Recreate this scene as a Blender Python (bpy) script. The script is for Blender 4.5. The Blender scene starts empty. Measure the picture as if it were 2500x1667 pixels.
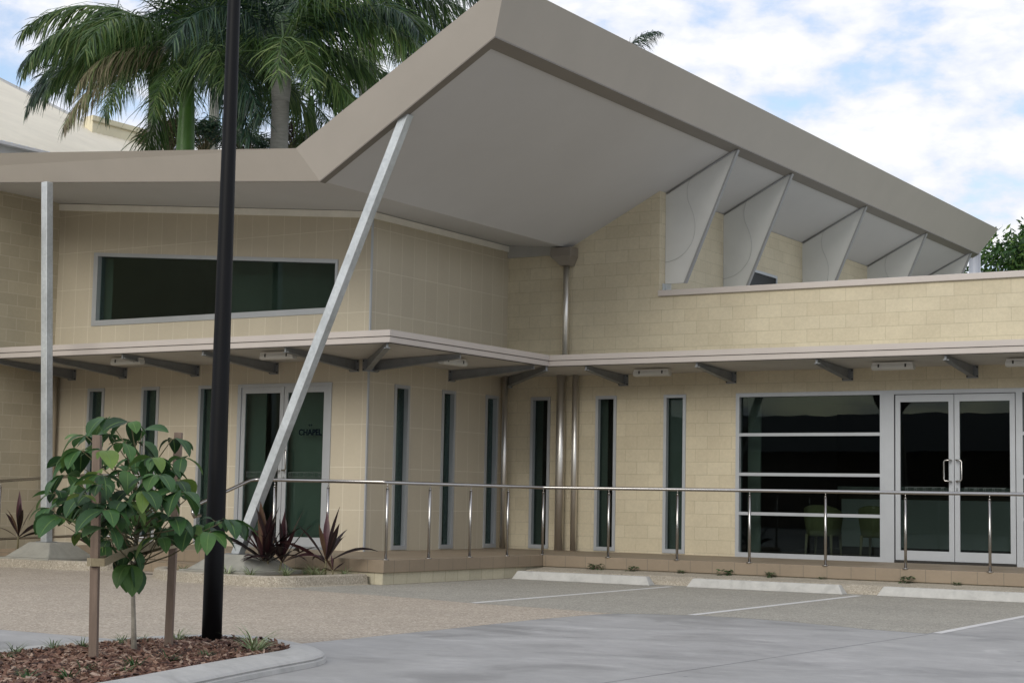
import bpy, bmesh, math, random
from mathutils import Vector, Matrix, Euler
random.seed(11)
S = bpy.context.scene
COL = S.collection
R_ = math.radians
# ------------------------------------------------------------------ camera
cd = bpy.data.cameras.new('camera'); cam = bpy.data.objects.new('camera', cd); COL.objects.link(cam)
cd.sensor_width = 36.0; cd.lens = 59.34; cd.clip_start = 0.1; cd.clip_end = 3000
M = Matrix(((0.84777012, 0.03358968, 0.52929911, 0), (0.530025, -0.08932661, -0.84326405, 0),
            (0.01895552, 0.99543583, -0.0935318, 0.8), (0, 0, 0, 1)))
cam.matrix_world = M
S.camera = cam
# ------------------------------------------------------------------ world / sun / exposure
SUN_AZ = math.atan2(0.10, -0.9)          # direction to the sun in the xy plane (x, y)
SUN_EL = R_(30)
sdir = Vector((math.sin(SUN_AZ) * math.cos(SUN_EL), math.cos(SUN_AZ) * math.cos(SUN_EL), math.sin(SUN_EL)))
w = bpy.data.worlds.new('World'); S.world = w; w.use_nodes = True
nt = w.node_tree; nt.nodes.clear()
def N(nt, t, **k):
    n = nt.nodes.new(t)
    for a, b in k.items():
        if a == 'inp':
            for i, v in b.items(): n.inputs[i].default_value = v
        else: setattr(n, a, b)
    return n
L = lambda nt, a, b: nt.links.new(a, b)
def ramp(nt, fac, stops, interp='LINEAR'):
    r = nt.nodes.new('ShaderNodeValToRGB'); r.color_ramp.interpolation = interp
    e = r.color_ramp.elements
    while len(e) < len(stops): e.new(0.5)
    for i, (p, c) in enumerate(stops):
        e[i].position = p; e[i].color = (c[0], c[1], c[2], 1) if hasattr(c, '__len__') else (c, c, c, 1)
    L(nt, fac, r.inputs[0]); return r.outputs[0]
sky = N(nt, 'ShaderNodeTexSky', sky_type='NISHITA', sun_disc=False, sun_elevation=SUN_EL, sun_rotation=SUN_AZ)
sky.air_density = 1.0; sky.dust_density = 1.5
tc = N(nt, 'ShaderNodeTexCoord')
mp = N(nt, 'ShaderNodeMapping'); L(nt, tc.outputs['Generated'], mp.inputs[0])
mp.inputs['Scale'].default_value = (1.0, 1.0, 1.9); mp.inputs['Location'].default_value = (0.35, 0.1, 0.2)
n1 = N(nt, 'ShaderNodeTexNoise', inp={'Scale': 6.2, 'Detail': 9, 'Roughness': .55, 'Distortion': .12}); L(nt, mp.outputs[0], n1.inputs['Vector'])
n2 = N(nt, 'ShaderNodeTexNoise', inp={'Scale': 19.0, 'Detail': 6, 'Roughness': .55, 'Distortion': .1}); L(nt, mp.outputs[0], n2.inputs['Vector'])
mask = ramp(nt, n1.outputs['Fac'], [(.35, 0), (.47, 1)])
m2 = ramp(nt, n2.outputs['Fac'], [(.30, .35), (.48, 1)])
mul = N(nt, 'ShaderNodeMath', operation='MULTIPLY'); L(nt, mask, mul.inputs[0]); L(nt, m2, mul.inputs[1])
shade = ramp(nt, n2.outputs['Fac'], [(.36, (8.0, 8.9, 11.0)), (.5, (10.2, 10.6, 11.7)), (.60, (12.0, 12.0, 12.0))])
mix = N(nt, 'ShaderNodeMix', data_type='RGBA'); L(nt, mul.outputs[0], mix.inputs[0])
skb = N(nt, 'ShaderNodeMix', data_type='RGBA', blend_type='MULTIPLY', inp={0: 1.0}); L(nt, sky.outputs[0], skb.inputs[6]); skb.inputs[7].default_value = (2.0, 2.15, 2.2, 1)
L(nt, skb.outputs[2], mix.inputs[6]); L(nt, shade, mix.inputs[7])
bg = N(nt, 'ShaderNodeBackground', inp={'Strength': .088}); L(nt, mix.outputs[2], bg.inputs[0])
wo = N(nt, 'ShaderNodeOutputWorld'); L(nt, bg.outputs[0], wo.inputs[0])
sl = bpy.data.lights.new('sun', 'SUN'); sl.energy = 1.7; sl.angle = R_(36); sl.color = (1, .96, .88)
so = bpy.data.objects.new('sun', sl); COL.objects.link(so)
so.rotation_euler = sdir.to_track_quat('Z', 'Y').to_euler(); so.location = (0, -10, 30)
S.view_settings.view_transform = 'Standard'; S.view_settings.look = 'None'
S.view_settings.exposure = 0.0; S.view_settings.gamma = 1.0
S.view_settings.use_curve_mapping = False
# ------------------------------------------------------------------ materials
MATS = {}
def newmat(name):
    m = bpy.data.materials.new(name); m.use_nodes = True
    nt = m.node_tree; b = nt.nodes['Principled BSDF']; MATS[name] = m
    return m, nt, b
def pos(nt):
    return N(nt, 'ShaderNodeNewGeometry').outputs['Position']
def obc(nt):
    return N(nt, 'ShaderNodeTexCoord').outputs['Object']
def noise(nt, vec, scale, detail=4, rough=.55, dist=0):
    n = N(nt, 'ShaderNodeTexNoise', inp={'Scale': scale, 'Detail': detail, 'Roughness': rough, 'Distortion': dist})
    L(nt, vec, n.inputs['Vector']); return n.outputs['Fac']
def scalev(nt, vec, s, o=(0, 0, 0)):
    m = N(nt, 'ShaderNodeMapping'); L(nt, vec, m.inputs[0]); m.inputs['Scale'].default_value = s; m.inputs['Location'].default_value = o
    return m.outputs[0]
def mixc(nt, f, a, b, bt='MIX'):
    m = N(nt, 'ShaderNodeMix', data_type='RGBA', blend_type=bt)
    for i, v in ((0, f), (6, a), (7, b)):
        if isinstance(v, (int, float)): m.inputs[i].default_value = v
        elif isinstance(v, tuple): m.inputs[i].default_value = v if len(v) == 4 else v + (1,)
        else: L(nt, v, m.inputs[i])
    return m.outputs[2]
def bump(nt, b, h, strength=.3, dist=.01):
    n = N(nt, 'ShaderNodeBump', inp={'Strength': strength, 'Distance': dist}); L(nt, h, n.inputs['Height']); L(nt, n.outputs[0], b.inputs['Normal']); return n
def simple(name, c, rough=.6, metal=0.0, var=.12, scale=3.0, bumpk=0.0, bscale=80, spec=.5, stretch=(1, 1, 1)):
    m, nt, b = newmat(name)
    v = scalev(nt, pos(nt), stretch)
    f = noise(nt, v, scale, 6, .65)
    lo = tuple(x * (1 - var) for x in c); hi = tuple(min(1, x * (1 + var)) for x in c)
    L(nt, ramp(nt, f, [(.3, lo), (.7, hi)]), b.inputs['Base Color'])
    b.inputs['Roughness'].default_value = rough; b.inputs['Metallic'].default_value = metal
    b.inputs['Specular IOR Level'].default_value = spec
    if bumpk: bump(nt, b, noise(nt, pos(nt), bscale, 5, .7), bumpk, .004)
    return m
def brickmat(name, c1, c2, mortar, bw, bh, off, msize, ou=0, oz=0, speck=.0, bumpk=.4, rough=.85, horiz=False, stain=.1, msm=.1):
    m, nt, b = newmat(name)
    g = N(nt, 'ShaderNodeNewGeometry'); sp = N(nt, 'ShaderNodeSeparateXYZ'); L(nt, g.outputs['Position'], sp.inputs[0])
    sn = N(nt, 'ShaderNodeSeparateXYZ'); L(nt, g.outputs['True Normal'], sn.inputs[0])
    def mth(op, a, bb=None):
        n = N(nt, 'ShaderNodeMath', operation=op)
        for i, v in ((0, a), (1, bb)):
            if v is None: continue
            if isinstance(v, (int, float)): n.inputs[i].default_value = v
            else: L(nt, v, n.inputs[i])
        return n.outputs[0]
    ax = mth('ABSOLUTE', sn.outputs[0]); az = mth('ABSOLUTE', sn.outputs[2])
    isx = mth('GREATER_THAN', ax, .6); isz = mth('GREATER_THAN', az, .8)
    nx = mth('SUBTRACT', 1.0, isx)
    u = mth('ADD', mth('MULTIPLY', sp.outputs[0], nx), mth('MULTIPLY', sp.outputs[1], isx))
    nz = mth('SUBTRACT', 1.0, isz)
    vv = mth('ADD', mth('MULTIPLY', sp.outputs[2], nz), mth('MULTIPLY', sp.outputs[1], isz))
    u = mth('ADD', u, 100 * bw + ou); vv = mth('ADD', vv, 100 * bh + oz)
    cb = N(nt, 'ShaderNodeCombineXYZ'); L(nt, u, cb.inputs[0]); L(nt, vv, cb.inputs[1])
    # slight wobble of the joints
    nv = N(nt, 'ShaderNodeTexNoise', inp={'Scale': 7, 'Detail': 3}); L(nt, g.outputs['Position'], nv.inputs['Vector'])
    sub = N(nt, 'ShaderNodeVectorMath', operation='SUBTRACT'); L(nt, nv.outputs['Color'], sub.inputs[0]); sub.inputs[1].default_value = (.5, .5, .5)
    sc = N(nt, 'ShaderNodeVectorMath', operation='SCALE'); L(nt, sub.outputs[0], sc.inputs[0]); sc.inputs['Scale'].default_value = .006 if off else .002
    ad = N(nt, 'ShaderNodeVectorMath', operation='ADD'); L(nt, cb.outputs[0], ad.inputs[0]); L(nt, sc.outputs[0], ad.inputs[1])
    bt = N(nt, 'ShaderNodeTexBrick', offset=off, offset_frequency=2, squash=1.0)
    L(nt, ad.outputs[0], bt.inputs['Vector'])
    for k, v in (('Color1', c1), ('Color2', c2), ('Mortar', mortar)): bt.inputs[k].default_value = v + (1,)
    bt.inputs['Scale'].default_value = 1.0; bt.inputs['Mortar Size'].default_value = msize; bt.inputs['Mortar Smooth'].default_value = msm
    bt.inputs['Bias'].default_value = 0.0; bt.inputs['Brick Width'].default_value = bw; bt.inputs['Row Height'].default_value = bh
    n_a = noise(nt, g.outputs['Position'], 1.3, 6, .6); n_b = noise(nt, g.outputs['Position'], 24, 6, .75)
    c = mixc(nt, 1.0, bt.outputs['Color'], ramp(nt, n_a, [(.3, 1 - stain), (.7, 1 + stain * .5)]), 'MULTIPLY')
    c = mixc(nt, 1.0, c, ramp(nt, n_b, [(.3, 1 - speck), (.7, 1 + speck * .6)]), 'MULTIPLY')
    L(nt, c, b.inputs['Base Color']); b.inputs['Roughness'].default_value = rough
    h = mth('ADD', mth('MULTIPLY', bt.outputs['Fac'], -1.0), mth('MULTIPLY', n_b, .35 if off else .05))
    bump(nt, b, h, bumpk, .006)
    return m
LIME = brickmat('limestone_block', (.59, .52, .375), (.55, .48, .34), (.45, .395, .28), .415, .203, .5, .004, ou=.08, oz=-.035, speck=.09, bumpk=.4, stain=.10)
LIMEL = brickmat('limestone_block_left', (.54, .475, .345), (.47, .41, .295), (.62, .56, .43), .415, .203, .5, .005, ou=.1, oz=-.02, speck=.06, bumpk=.3, stain=.08)
TILEU = brickmat('wall_tile_upper', (.51, .45, .34), (.49, .43, .325), (.65, .60, .49), .325, .64, 0, .004, ou=.075, oz=-.386, speck=.03, bumpk=.12, rough=.55, stain=.06)
TILEL = brickmat('wall_tile_lower', (.51, .45, .34), (.49, .43, .325), (.65, .60, .49), .325, .64, 0, .004, ou=.075, oz=.03, speck=.03, bumpk=.12, rough=.55, stain=.06)
DECK = brickmat('deck_tile', (.275, .215, .15), (.25, .195, .135), (.17, .14, .10), .34, .34, 0, .005, ou=.05, oz=.175, speck=.06, bumpk=.2, rough=.6, stain=.12)
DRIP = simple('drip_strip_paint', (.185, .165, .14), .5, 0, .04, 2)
FASC = simple('fascia_paint', (.41, .372, .325), .42, 0, .035, 1.2)
CAPM = simple('flashing_paint', (.50, .45, .41), .4, 0, .03, 2)
SOFF = simple('soffit_paint', (.54, .53, .52), .7, 0, .03, .7)
SOFF2 = simple('canopy_soffit_paint', (.50, .48, .44), .7, 0, .06, 2.2)
FINM = simple('fin_sheet', (.60, .60, .57), .55, 0, .05, 1.3)
TRIM = simple('trim_grey', (.30, .30, .30), .5, .2, .04, 4)
ALU = simple('aluminium_frame', (.42, .435, .45), .42, .35, .04, 3)
ALUD = simple('frame_dark_gap', (.03, .03, .035), .6, 0, .1, 3)
ROOFM = simple('roof_sheet', (.5, .5, .47), .4, .3, .05, 1)
def galv():
    m, nt, b = newmat('galvanised_steel')
    v = N(nt, 'ShaderNodeTexVoronoi', inp={'Scale': 26}); L(nt, pos(nt), v.inputs['Vector'])
    sp = N(nt, 'ShaderNodeSeparateColor'); L(nt, v.outputs['Color'], sp.inputs[0])
    f = noise(nt, pos(nt), 2.2, 6, .7)
    c = mixc(nt, 1.0, ramp(nt, sp.outputs[0], [(0, (.47, .495, .50)), (1, (.54, .565, .57))]), ramp(nt, f, [(.35, .85), (.65, 1.1)]), 'MULTIPLY')
    L(nt, c, b.inputs['Base Color']); b.inputs['Metallic'].default_value = .45
    L(nt, ramp(nt, f, [(.3, .42), (.7, .6)]), b.inputs['Roughness']); return m
GALV = galv()
GALVD = simple('bracket_steel', (.24, .25, .255), .5, .35, .12, 5)
def steel(name, c, r):
    m, nt, b = newmat(name)
    f = noise(nt, pos(nt), 1.5, 3)
    L(nt, ramp(nt, f, [(.3, tuple(x * .92 for x in c)), (.7, c)]), b.inputs['Base Color'])
    b.inputs['Metallic'].default_value = 1.0
    L(nt, ramp(nt, f, [(.3, r), (.7, r + .04)]), b.inputs['Roughness']); return m
INOX = steel('stainless_rail', (.45, .43, .41), .22)
PIPE = steel('stainless_pipe', (.80, .77, .72), .38)
RAINH = simple('rainhead_metal', (.27, .24, .205), .4, .4, .05, 3)
def glass(name, tint, rough=.0, refl=1.0):
    m, nt, b = newmat(name); nt.nodes.remove(b); out = nt.nodes['Material Output']
    tr = N(nt, 'ShaderNodeBsdfTransparent'); tr.inputs[0].default_value = tint + (1,)
    gl = N(nt, 'ShaderNodeBsdfGlossy', inp={'Roughness': rough}); gl.inputs[0].default_value = (.85, .95, .93, 1)
    fr = N(nt, 'ShaderNodeFresnel', inp={'IOR': 1.36}); mt = N(nt, 'ShaderNodeMath', operation='MULTIPLY'); mt.inputs[1].default_value = refl
    L(nt, fr.outputs[0], mt.inputs[0])
    nb = N(nt, 'ShaderNodeBump', inp={'Strength': .04, 'Distance': .02}); L(nt, noise(nt, pos(nt), 1.1, 2), nb.inputs['Height']); L(nt, nb.outputs[0], gl.inputs['Normal'])
    mx = N(nt, 'ShaderNodeMixShader'); L(nt, mt.outputs[0], mx.inputs[0]); L(nt, tr.outputs[0], mx.inputs[1]); L(nt, gl.outputs[0], mx.inputs[2])
    L(nt, mx.outputs[0], out.inputs[0]); return m
GLASS = glass('tinted_glass', (.50, .545, .53), 0, .75)
GLASSC = glass('chapel_glass', (.49, .555, .53), 0, .8)
BLIND = simple('blind_fabric', (.42, .47, .43), .9, 0, .08, 2)
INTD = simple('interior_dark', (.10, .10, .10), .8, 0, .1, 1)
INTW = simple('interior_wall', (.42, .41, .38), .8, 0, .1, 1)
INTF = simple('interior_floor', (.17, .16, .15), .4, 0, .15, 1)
DESKM = simple('desk_laminate', (.80, .84, .82), .4, 0, .05, 1)
DESKD = simple('desk_dark', (.10, .075, .055), .4, 0, .2, 2)
CHG = simple('green_upholstery', (.34, .345, .17), .8, 0, .15, 5)
CHW = simple('pale_timber', (.55, .47, .28), .5, 0, .15, 8)
DECAL = simple('window_lettering', (.004, .006, .012), .9, 0, .05, 3, spec=0)
DECALW = simple('frosted_mark', (.07, .085, .08), .6, 0, .05, 3)
LAMPD = simple('lamp_diffuser', (.55, .54, .50), .35, 0, .04, 3)
LAMPB = simple('lamp_body', (.62, .60, .56), .45, 0, .05, 3)
PIPEB = simple('painted_pipe', (.40, .34, .25), .5, 0, .05, 3)
def aggregate(name, base, dark, light, sc=90, patch=.12, moss=0, rough=.85):
    m, nt, b = newmat(name); p = pos(nt)
    v = N(nt, 'ShaderNodeTexVoronoi', inp={'Scale': sc, 'Randomness': 1}); L(nt, p, v.inputs['Vector'])
    sp = N(nt, 'ShaderNodeSeparateColor'); L(nt, v.outputs['Color'], sp.inputs[0])
    c = ramp(nt, sp.outputs[0], [(0, dark), (.3, base), (.75, base), (.93, light)])
    f = noise(nt, p, .9, 7, .62); g = noise(nt, p, 6, 6, .7)
    c = mixc(nt, 1.0, c, ramp(nt, f, [(.3, 1 - patch), (.7, 1 + patch * .6)]), 'MULTIPLY')
    c = mixc(nt, 1.0, c, ramp(nt, g, [(.3, .9), (.7, 1.06)]), 'MULTIPLY')
    c = mixc(nt, .28, c, mixc(nt, 1.0, ramp(nt, f, [(0, base), (1, base)]), ramp(nt, g, [(.3, .9), (.7, 1.08)]), 'MULTIPLY'))
    vv = N(nt, 'ShaderNodeTexVoronoi', inp={'Scale': 2.3, 'Randomness': 1}); L(nt, p, vv.inputs['Vector'])
    c = mixc(nt, 1.0, c, ramp(nt, vv.outputs['Distance'], [(0, .3), (.022, .5), (.035, 1)]), 'MULTIPLY')
    L(nt, c, b.inputs['Base Color']); b.inputs['Roughness'].default_value = rough
    bump(nt, b, v.outputs['Distance'], .35, .006); return m
PEB = aggregate('pebble_drive', (.375, .318, .252), (.17, .13, .09), (.62, .54, .44), 62, .12)
AGG = aggregate('grey_aggregate', (.295, .277, .235), (.15, .13, .105), (.49, .455, .38), 70, .12)
KERBA = aggregate('kerb_aggregate', (.34, .30, .235), (.19, .155, .11), (.52, .46, .37), 80, .16)
def concrete(name, c, blotch=.12, fine=.05, stretch=(1, 1, 1), sc=.8, rough=.75, streak=0, spots=False):
    m, nt, b = newmat(name); p = pos(nt)
    f = noise(nt, scalev(nt, p, stretch), sc, 8, .6, .8); g = noise(nt, p, 9, 6, .7); h = noise(nt, p, 160, 3, .6)
    c0 = ramp(nt, f, [(.34, tuple(x * (1 - blotch * 1.3) for x in c)), (.48, tuple(x * (1 - blotch * .15) for x in c)), (.56, c), (.72, tuple(x * (1 + blotch * .8) for x in c))])
    c1 = mixc(nt, 1.0, c0, ramp(nt, g, [(.3, 1 - fine), (.7, 1 + fine)]), 'MULTIPLY')
    c1 = mixc(nt, 1.0, c1, ramp(nt, h, [(.3, .95), (.7, 1.04)]), 'MULTIPLY')
    if spots:
        vv = N(nt, 'ShaderNodeTexVoronoi', inp={'Scale': 1.7, 'Randomness': 1}); L(nt, p, vv.inputs['Vector'])
        c1 = mixc(nt, 1.0, c1, ramp(nt, vv.outputs['Distance'], [(0, .45), (.028, .6), (.05, 1)]), 'MULTIPLY')
        h2 = noise(nt, scalev(nt, p, (.8, 1.25, 1)), 2.1, 5, .6, 1.1)
        c1 = mixc(nt, 1.0, c1, ramp(nt, h2, [(.36, .95), (.50, 1), (.60, 1.04), (.70, 1.20)]), 'MULTIPLY')
    L(nt, c1, b.inputs['Base Color']); L(nt, ramp(nt, f, [(.3, rough - .12), (.7, rough + .1)]), b.inputs['Roughness'])
    bump(nt, b, g, .12, .004); return m
CONC = concrete('drive_concrete', (.325, .317, .307), .20, .06, (.8, 1.1, 1), 1.0, .66, spots=True)
CONCK = concrete('kerb_concrete', (.43, .42, .40), .16, .07, (1, 1, 1), 3.0)
CONCS = concrete('wheel_stop_concrete', (.44, .43, .40), .12, .07, (1, 1, 1), 5.0)
FOOT = concrete('footing_concrete', (.27, .26, .22), .12, .07, (1, 1, 1), 4.0)
LINE = simple('line_paint', (.58, .565, .55), .7, 0, .12, 14)
SOIL = simple('bed_soil', (.20, .15, .09), .95, 0, .4, 16, .6, 60)
MULB = simple('mulch_base', (.055, .03, .022), .95, 0, .4, 22, .6, 60)
GRND = simple('far_ground', (.12, .14, .07), .95, 0, .2, .05)
BLK = simple('black_pole_paint', (.005, .005, .006), .5, 0, .1, 3, spec=.18)
DARK = simple('dark_gap', (.03, .028, .025), .9, 0, .1, 3)
def chipmat():
    m, nt, b = newmat('mulch_chips')
    g = N(nt, 'ShaderNodeNewGeometry'); 
    c = ramp(nt, g.outputs['Random Per Island'], [(0, (.04, .02, .015)), (.3, (.10, .045, .03)), (.6, (.17, .085, .055)), (.85, (.27, .17, .12)), (1, (.42, .31, .24))])
    c = mixc(nt, 1.0, c, ramp(nt, noise(nt, scalev(nt, pos(nt), (1, 1, 1)), 60, 4), [(.3, .7), (.7, 1.2)]), 'MULTIPLY')
    L(nt, c, b.inputs['Base Color']); b.inputs['Roughness'].default_value = .8; return m
CHIP = chipmat()
def leafmat(name, stops, rough=.45, trans=.25, vein=None, tip=None, rib_w=.06):
    m, nt, b = newmat(name)
    g = N(nt, 'ShaderNodeNewGeometry'); uv = N(nt, 'ShaderNodeUVMap'); sp = N(nt, 'ShaderNodeSeparateXYZ'); L(nt, uv.outputs[0], sp.inputs[0])
    c = ramp(nt, g.outputs['Random Per Island'], stops)
    c = mixc(nt, 1.0, c, ramp(nt, noise(nt, pos(nt), 9, 4, .6), [(.3, .8), (.7, 1.2)]), 'MULTIPLY')
    if vein:
        a = N(nt, 'ShaderNodeMath', operation='SUBTRACT'); L(nt, sp.outputs[0], a.inputs[0]); a.inputs[1].default_value = .5
        ab = N(nt, 'ShaderNodeMath', operation='ABSOLUTE'); L(nt, a.outputs[0], ab.inputs[0])
        f = ramp(nt, ab.outputs[0], [(0, 1), (rib_w, 0)])
        sv = N(nt, 'ShaderNodeMath', operation='ADD'); L(nt, ab.outputs[0], sv.inputs[0])
        w1 = N(nt, 'ShaderNodeMath', operation='SUBTRACT'); L(nt, sp.outputs[1], w1.inputs[0]); L(nt, ab.outputs[0], w1.inputs[1])
        w2 = N(nt, 'ShaderNodeMath', operation='MULTIPLY'); L(nt, w1.outputs[0], w2.inputs[0]); w2.inputs[1].default_value = 8
        w3 = N(nt, 'ShaderNodeMath', operation='FRACT'); L(nt, w2.outputs[0], w3.inputs[0])
        f2 = ramp(nt, w3.outputs[0], [(0, .22), (.08, 0), (.92, 0), (1, .22)])
        mx = N(nt, 'ShaderNodeMath', operation='MAXIMUM'); L(nt, f, mx.inputs[0]); L(nt, f2, mx.inputs[1])
        c = mixc(nt, mx.outputs[0], c, vein)
        bump(nt, b, mx.outputs[0], .3, .004)
    if tip: c = mixc(nt, ramp(nt, sp.outputs[1], [(.55, 0), (1, .8)]), c, tip)
    L(nt, c, b.inputs['Base Color']); b.inputs['Roughness'].default_value = rough
    b.inputs['Specular IOR Level'].default_value = .4
    out = nt.nodes['Material Output']; t = N(nt, 'ShaderNodeBsdfTranslucent'); L(nt, c, t.inputs[0])
    ms = N(nt, 'ShaderNodeMixShader', inp={0: trans}); L(nt, b.outputs[0], ms.inputs[1]); L(nt, t.outputs[0], ms.inputs[2]); L(nt, ms.outputs[0], out.inputs[0])
    return m
LEAF = leafmat('sapling_leaf', [(0, (.012, .032, .012)), (.3, (.026, .072, .022)), (.65, (.045, .115, .032)), (.9, (.075, .16, .038)), (1, (.16, .24, .05))], .5, .28, (.13, .22, .06), rib_w=.05)
PALM = leafmat('palm_leaflet', [(0, (.018, .042, .013)), (.4, (.048, .10, .024)), (.8, (.09, .15, .036)), (1, (.17, .21, .075))], .4, .3)
PALMD = leafmat('palm_leaflet_dark', [(0, (.008, .022, .014)), (.6, (.018, .05, .028)), (1, (.06, .10, .04))], .42, .15)
PALMY = leafmat('palm_leaflet_dry', [(0, (.14, .11, .06)), (.5, (.26, .22, .14)), (1, (.10, .15, .04))], .6, .2)
CORD = leafmat('cordyline_leaf', [(0, (.008, .006, .007)), (.5, (.018, .009, .010)), (.85, (.045, .018, .021)), (.96, (.09, .03, .035)), (1, (.12, .14, .04))], .35, .12, (.08, .03, .03))
GRS = leafmat('strappy_grass', [(0, (.06, .10, .035)), (.6, (.11, .17, .07)), (1, (.30, .35, .20))], .5, .25)
GRSV = leafmat('variegated_grass', [(0, (.14, .20, .08)), (.6, (.26, .32, .16)), (1, (.50, .52, .36))], .5, .25)
WEED = leafmat('weed_leaf', [(0, (.02, .055, .015)), (1, (.05, .11, .03))], .5, .2)
TREEL = leafmat('tree_leaf', [(0, (.012, .035, .010)), (.5, (.035, .09, .020)), (.9, (.09, .17, .03)), (1, (.16, .24, .05))], .5, .25)
DRYL = leafmat('dead_leaf', [(0, (.45, .22, .06)), (1, (.30, .17, .07))], .7, .1)
BARK = simple('pale_bark', (.30, .27, .22), .8, 0, .3, 30, .5, 70)
BARKP = simple('palm_trunk', (.25, .245, .22), .85, 0, .18, 5, .4, 30, stretch=(1, 1, 5))
SHAFT = simple('crownshaft_green', (.055, .13, .02), .4, 0, .25, 3)
TWIG = simple('green_twig', (.14, .12, .06), .7, 0, .3, 30)
STAKE = simple('hardwood_stake', (.20, .145, .11), .85, 0, .22, 4, .5, 40, stretch=(6, 6, .6))
TIE = simple('webbing_tie', (.30, .25, .16), .9, 0, .15, 60, .4, 200)
CREAM = simple('cream_render', (.72, .65, .47), .8, 0, .06, 1.2)
CORR = simple('corrugated_sheet', (.60, .555, .455), .5, .1, .08, .8)
LILAC = simple('pale_wall', (.80, .78, .80), .8, 0, .05, 1)
# ------------------------------------------------------------------ mesh builder
class MB:
    def __init__(s): s.v = []; s.f = []; s.uv = {}; s.sm = set()
    def face(s, pts, uv=None, smooth=False):
        i = len(s.v); s.v += [tuple(p) for p in pts]; s.f.append(tuple(range(i, i + len(pts))))
        if uv: s.uv[len(s.f) - 1] = uv
        if smooth: s.sm.add(len(s.f) - 1)
        return s
    def hexa(s, p):       # p: 8 points, bottom 0-3 ccw, top 4-7
        i = len(s.v); s.v += [tuple(q) for q in p]
        for f in ((0, 3, 2, 1), (4, 5, 6, 7), (0, 1, 5, 4), (1, 2, 6, 5), (2, 3, 7, 6), (3, 0, 4, 7)): s.f.append(tuple(i + k for k in f))
        return s
    def box(s, x0, x1, y0, y1, z0, z1):
        return s.hexa([(x0, y0, z0), (x1, y0, z0), (x1, y1, z0), (x0, y1, z0), (x0, y0, z1), (x1, y0, z1), (x1, y1, z1), (x0, y1, z1)])
    def prism(s, poly, d):     # poly: list of 3d pts, d: extrusion vector
        d = Vector(d); n = len(poly); i = len(s.v)
        s.v += [tuple(p) for p in poly] + [tuple(Vector(p) + d) for p in poly]
        s.f.append(tuple(i + k for k in range(n))); s.f.append(tuple(i + n + k for k in reversed(range(n))))
        for k in range(n): s.f.append((i + k, i + n + k, i + n + (k + 1) % n, i + (k + 1) % n))
        return s
    def bar(s, a, b, wd, hd, up=(0, 0, 1)):
        a = Vector(a); b = Vector(b); d = (b - a).normalized(); x = d.cross(Vector(up)).normalized(); z = x.cross(d).normalized()
        q = [a - x * wd / 2 - z * hd / 2, a + x * wd / 2 - z * hd / 2, b + x * wd / 2 - z * hd / 2, b - x * wd / 2 - z * hd / 2]
        return s.hexa(q + [p + z * hd for p in q])
    def tube(s, path, r, n=10, cap=True, smooth=True):
        P = [Vector(p) for p in path]; rr = r if hasattr(r, '__len__') else [r] * len(P); rings = []
        prev = None
        for k, p in enumerate(P):
            t = (P[min(k + 1, len(P) - 1)] - P[max(k - 1, 0)]).normalized()
            x = (prev - t * prev.dot(t)) if prev else t.cross(Vector((0.13, 0.31, .9)) if abs(t.z) < .9 else Vector((1, 0.1, 0)))
            x.normalize(); prev = x; y = t.cross(x); i = len(s.v)
            s.v += [tuple(p + (x * math.cos(2 * math.pi * j / n) + y * math.sin(2 * math.pi * j / n)) * rr[k]) for j in range(n)]; rings.append(i)
        for a, b in zip(rings, rings[1:]):
            for j in range(n):
                s.f.append((a + j, a + (j + 1) % n, b + (j + 1) % n, b + j))
                if smooth: s.sm.add(len(s.f) - 1)
        if cap: s.f.append(tuple(rings[0] + j for j in reversed(range(n)))); s.f.append(tuple(rings[-1] + j for j in range(n)))
        return s
    def strip(s, pts, widths, side, fold=0.0, smooth=True, n=None):
        """leaf-like strip along pts; side = width direction; fold lifts the edges; uv x across, y along"""
        m = len(pts); i = len(s.v); up = None
        for k in range(m):
            p = Vector(pts[k]); t = (Vector(pts[min(k + 1, m - 1)]) - Vector(pts[max(k - 1, 0)])).normalized()
            sd = Vector(side); sd = (sd - t * sd.dot(t)).normalized(); nn = sd.cross(t)
            if fold: s.v += [tuple(p + sd * widths[k] / 2 + nn * fold * widths[k]), tuple(p), tuple(p - sd * widths[k] / 2 + nn * fold * widths[k])]
            else: s.v += [tuple(p + sd * widths[k] / 2), tuple(p - sd * widths[k] / 2)]
        c = 3 if fold else 2
        for k in range(m - 1):
            for j in range(c - 1):
                a = i + k * c + j; s.f.append((a, a + 1, a + c + 1, a + c)); u0, u1 = j / (c - 1), (j + 1) / (c - 1); v0, v1 = k / (m - 1), (k + 1) / (m - 1)
                s.uv[len(s.f) - 1] = [(u0, v0), (u1, v0), (u1, v1), (u0, v1)]
                if smooth: s.sm.add(len(s.f) - 1)
        return s
    def build(s, name, mat, parent=None, bevel=0):
        me = bpy.data.meshes.new(name); me.from_pydata(s.v, [], s.f); me.materials.append(mat)
        if s.uv:
            ul = me.uv_layers.new(name='UVMap')
            for pi, uvs in s.uv.items():
                pl = me.polygons[pi]
                for q, li in enumerate(pl.loop_indices): ul.data[li].uv = uvs[q]
        if s.sm:
            fl = [k in s.sm for k in range(len(s.f))]; me.polygons.foreach_set('use_smooth', fl)
        bm = bmesh.new(); bm.from_mesh(me)
        if not s.uv: bmesh.ops.recalc_face_normals(bm, faces=bm.faces)
        bm.to_mesh(me); bm.free(); me.update()
        o = bpy.data.objects.new(name, me); COL.objects.link(o)
        if parent:
            o.parent = parent
        if bevel:
            b = o.modifiers.new('bevel', 'BEVEL'); b.width = bevel; b.segments = 2; b.limit_method = 'ANGLE'; b.angle_limit = R_(40)
        return o
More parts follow.
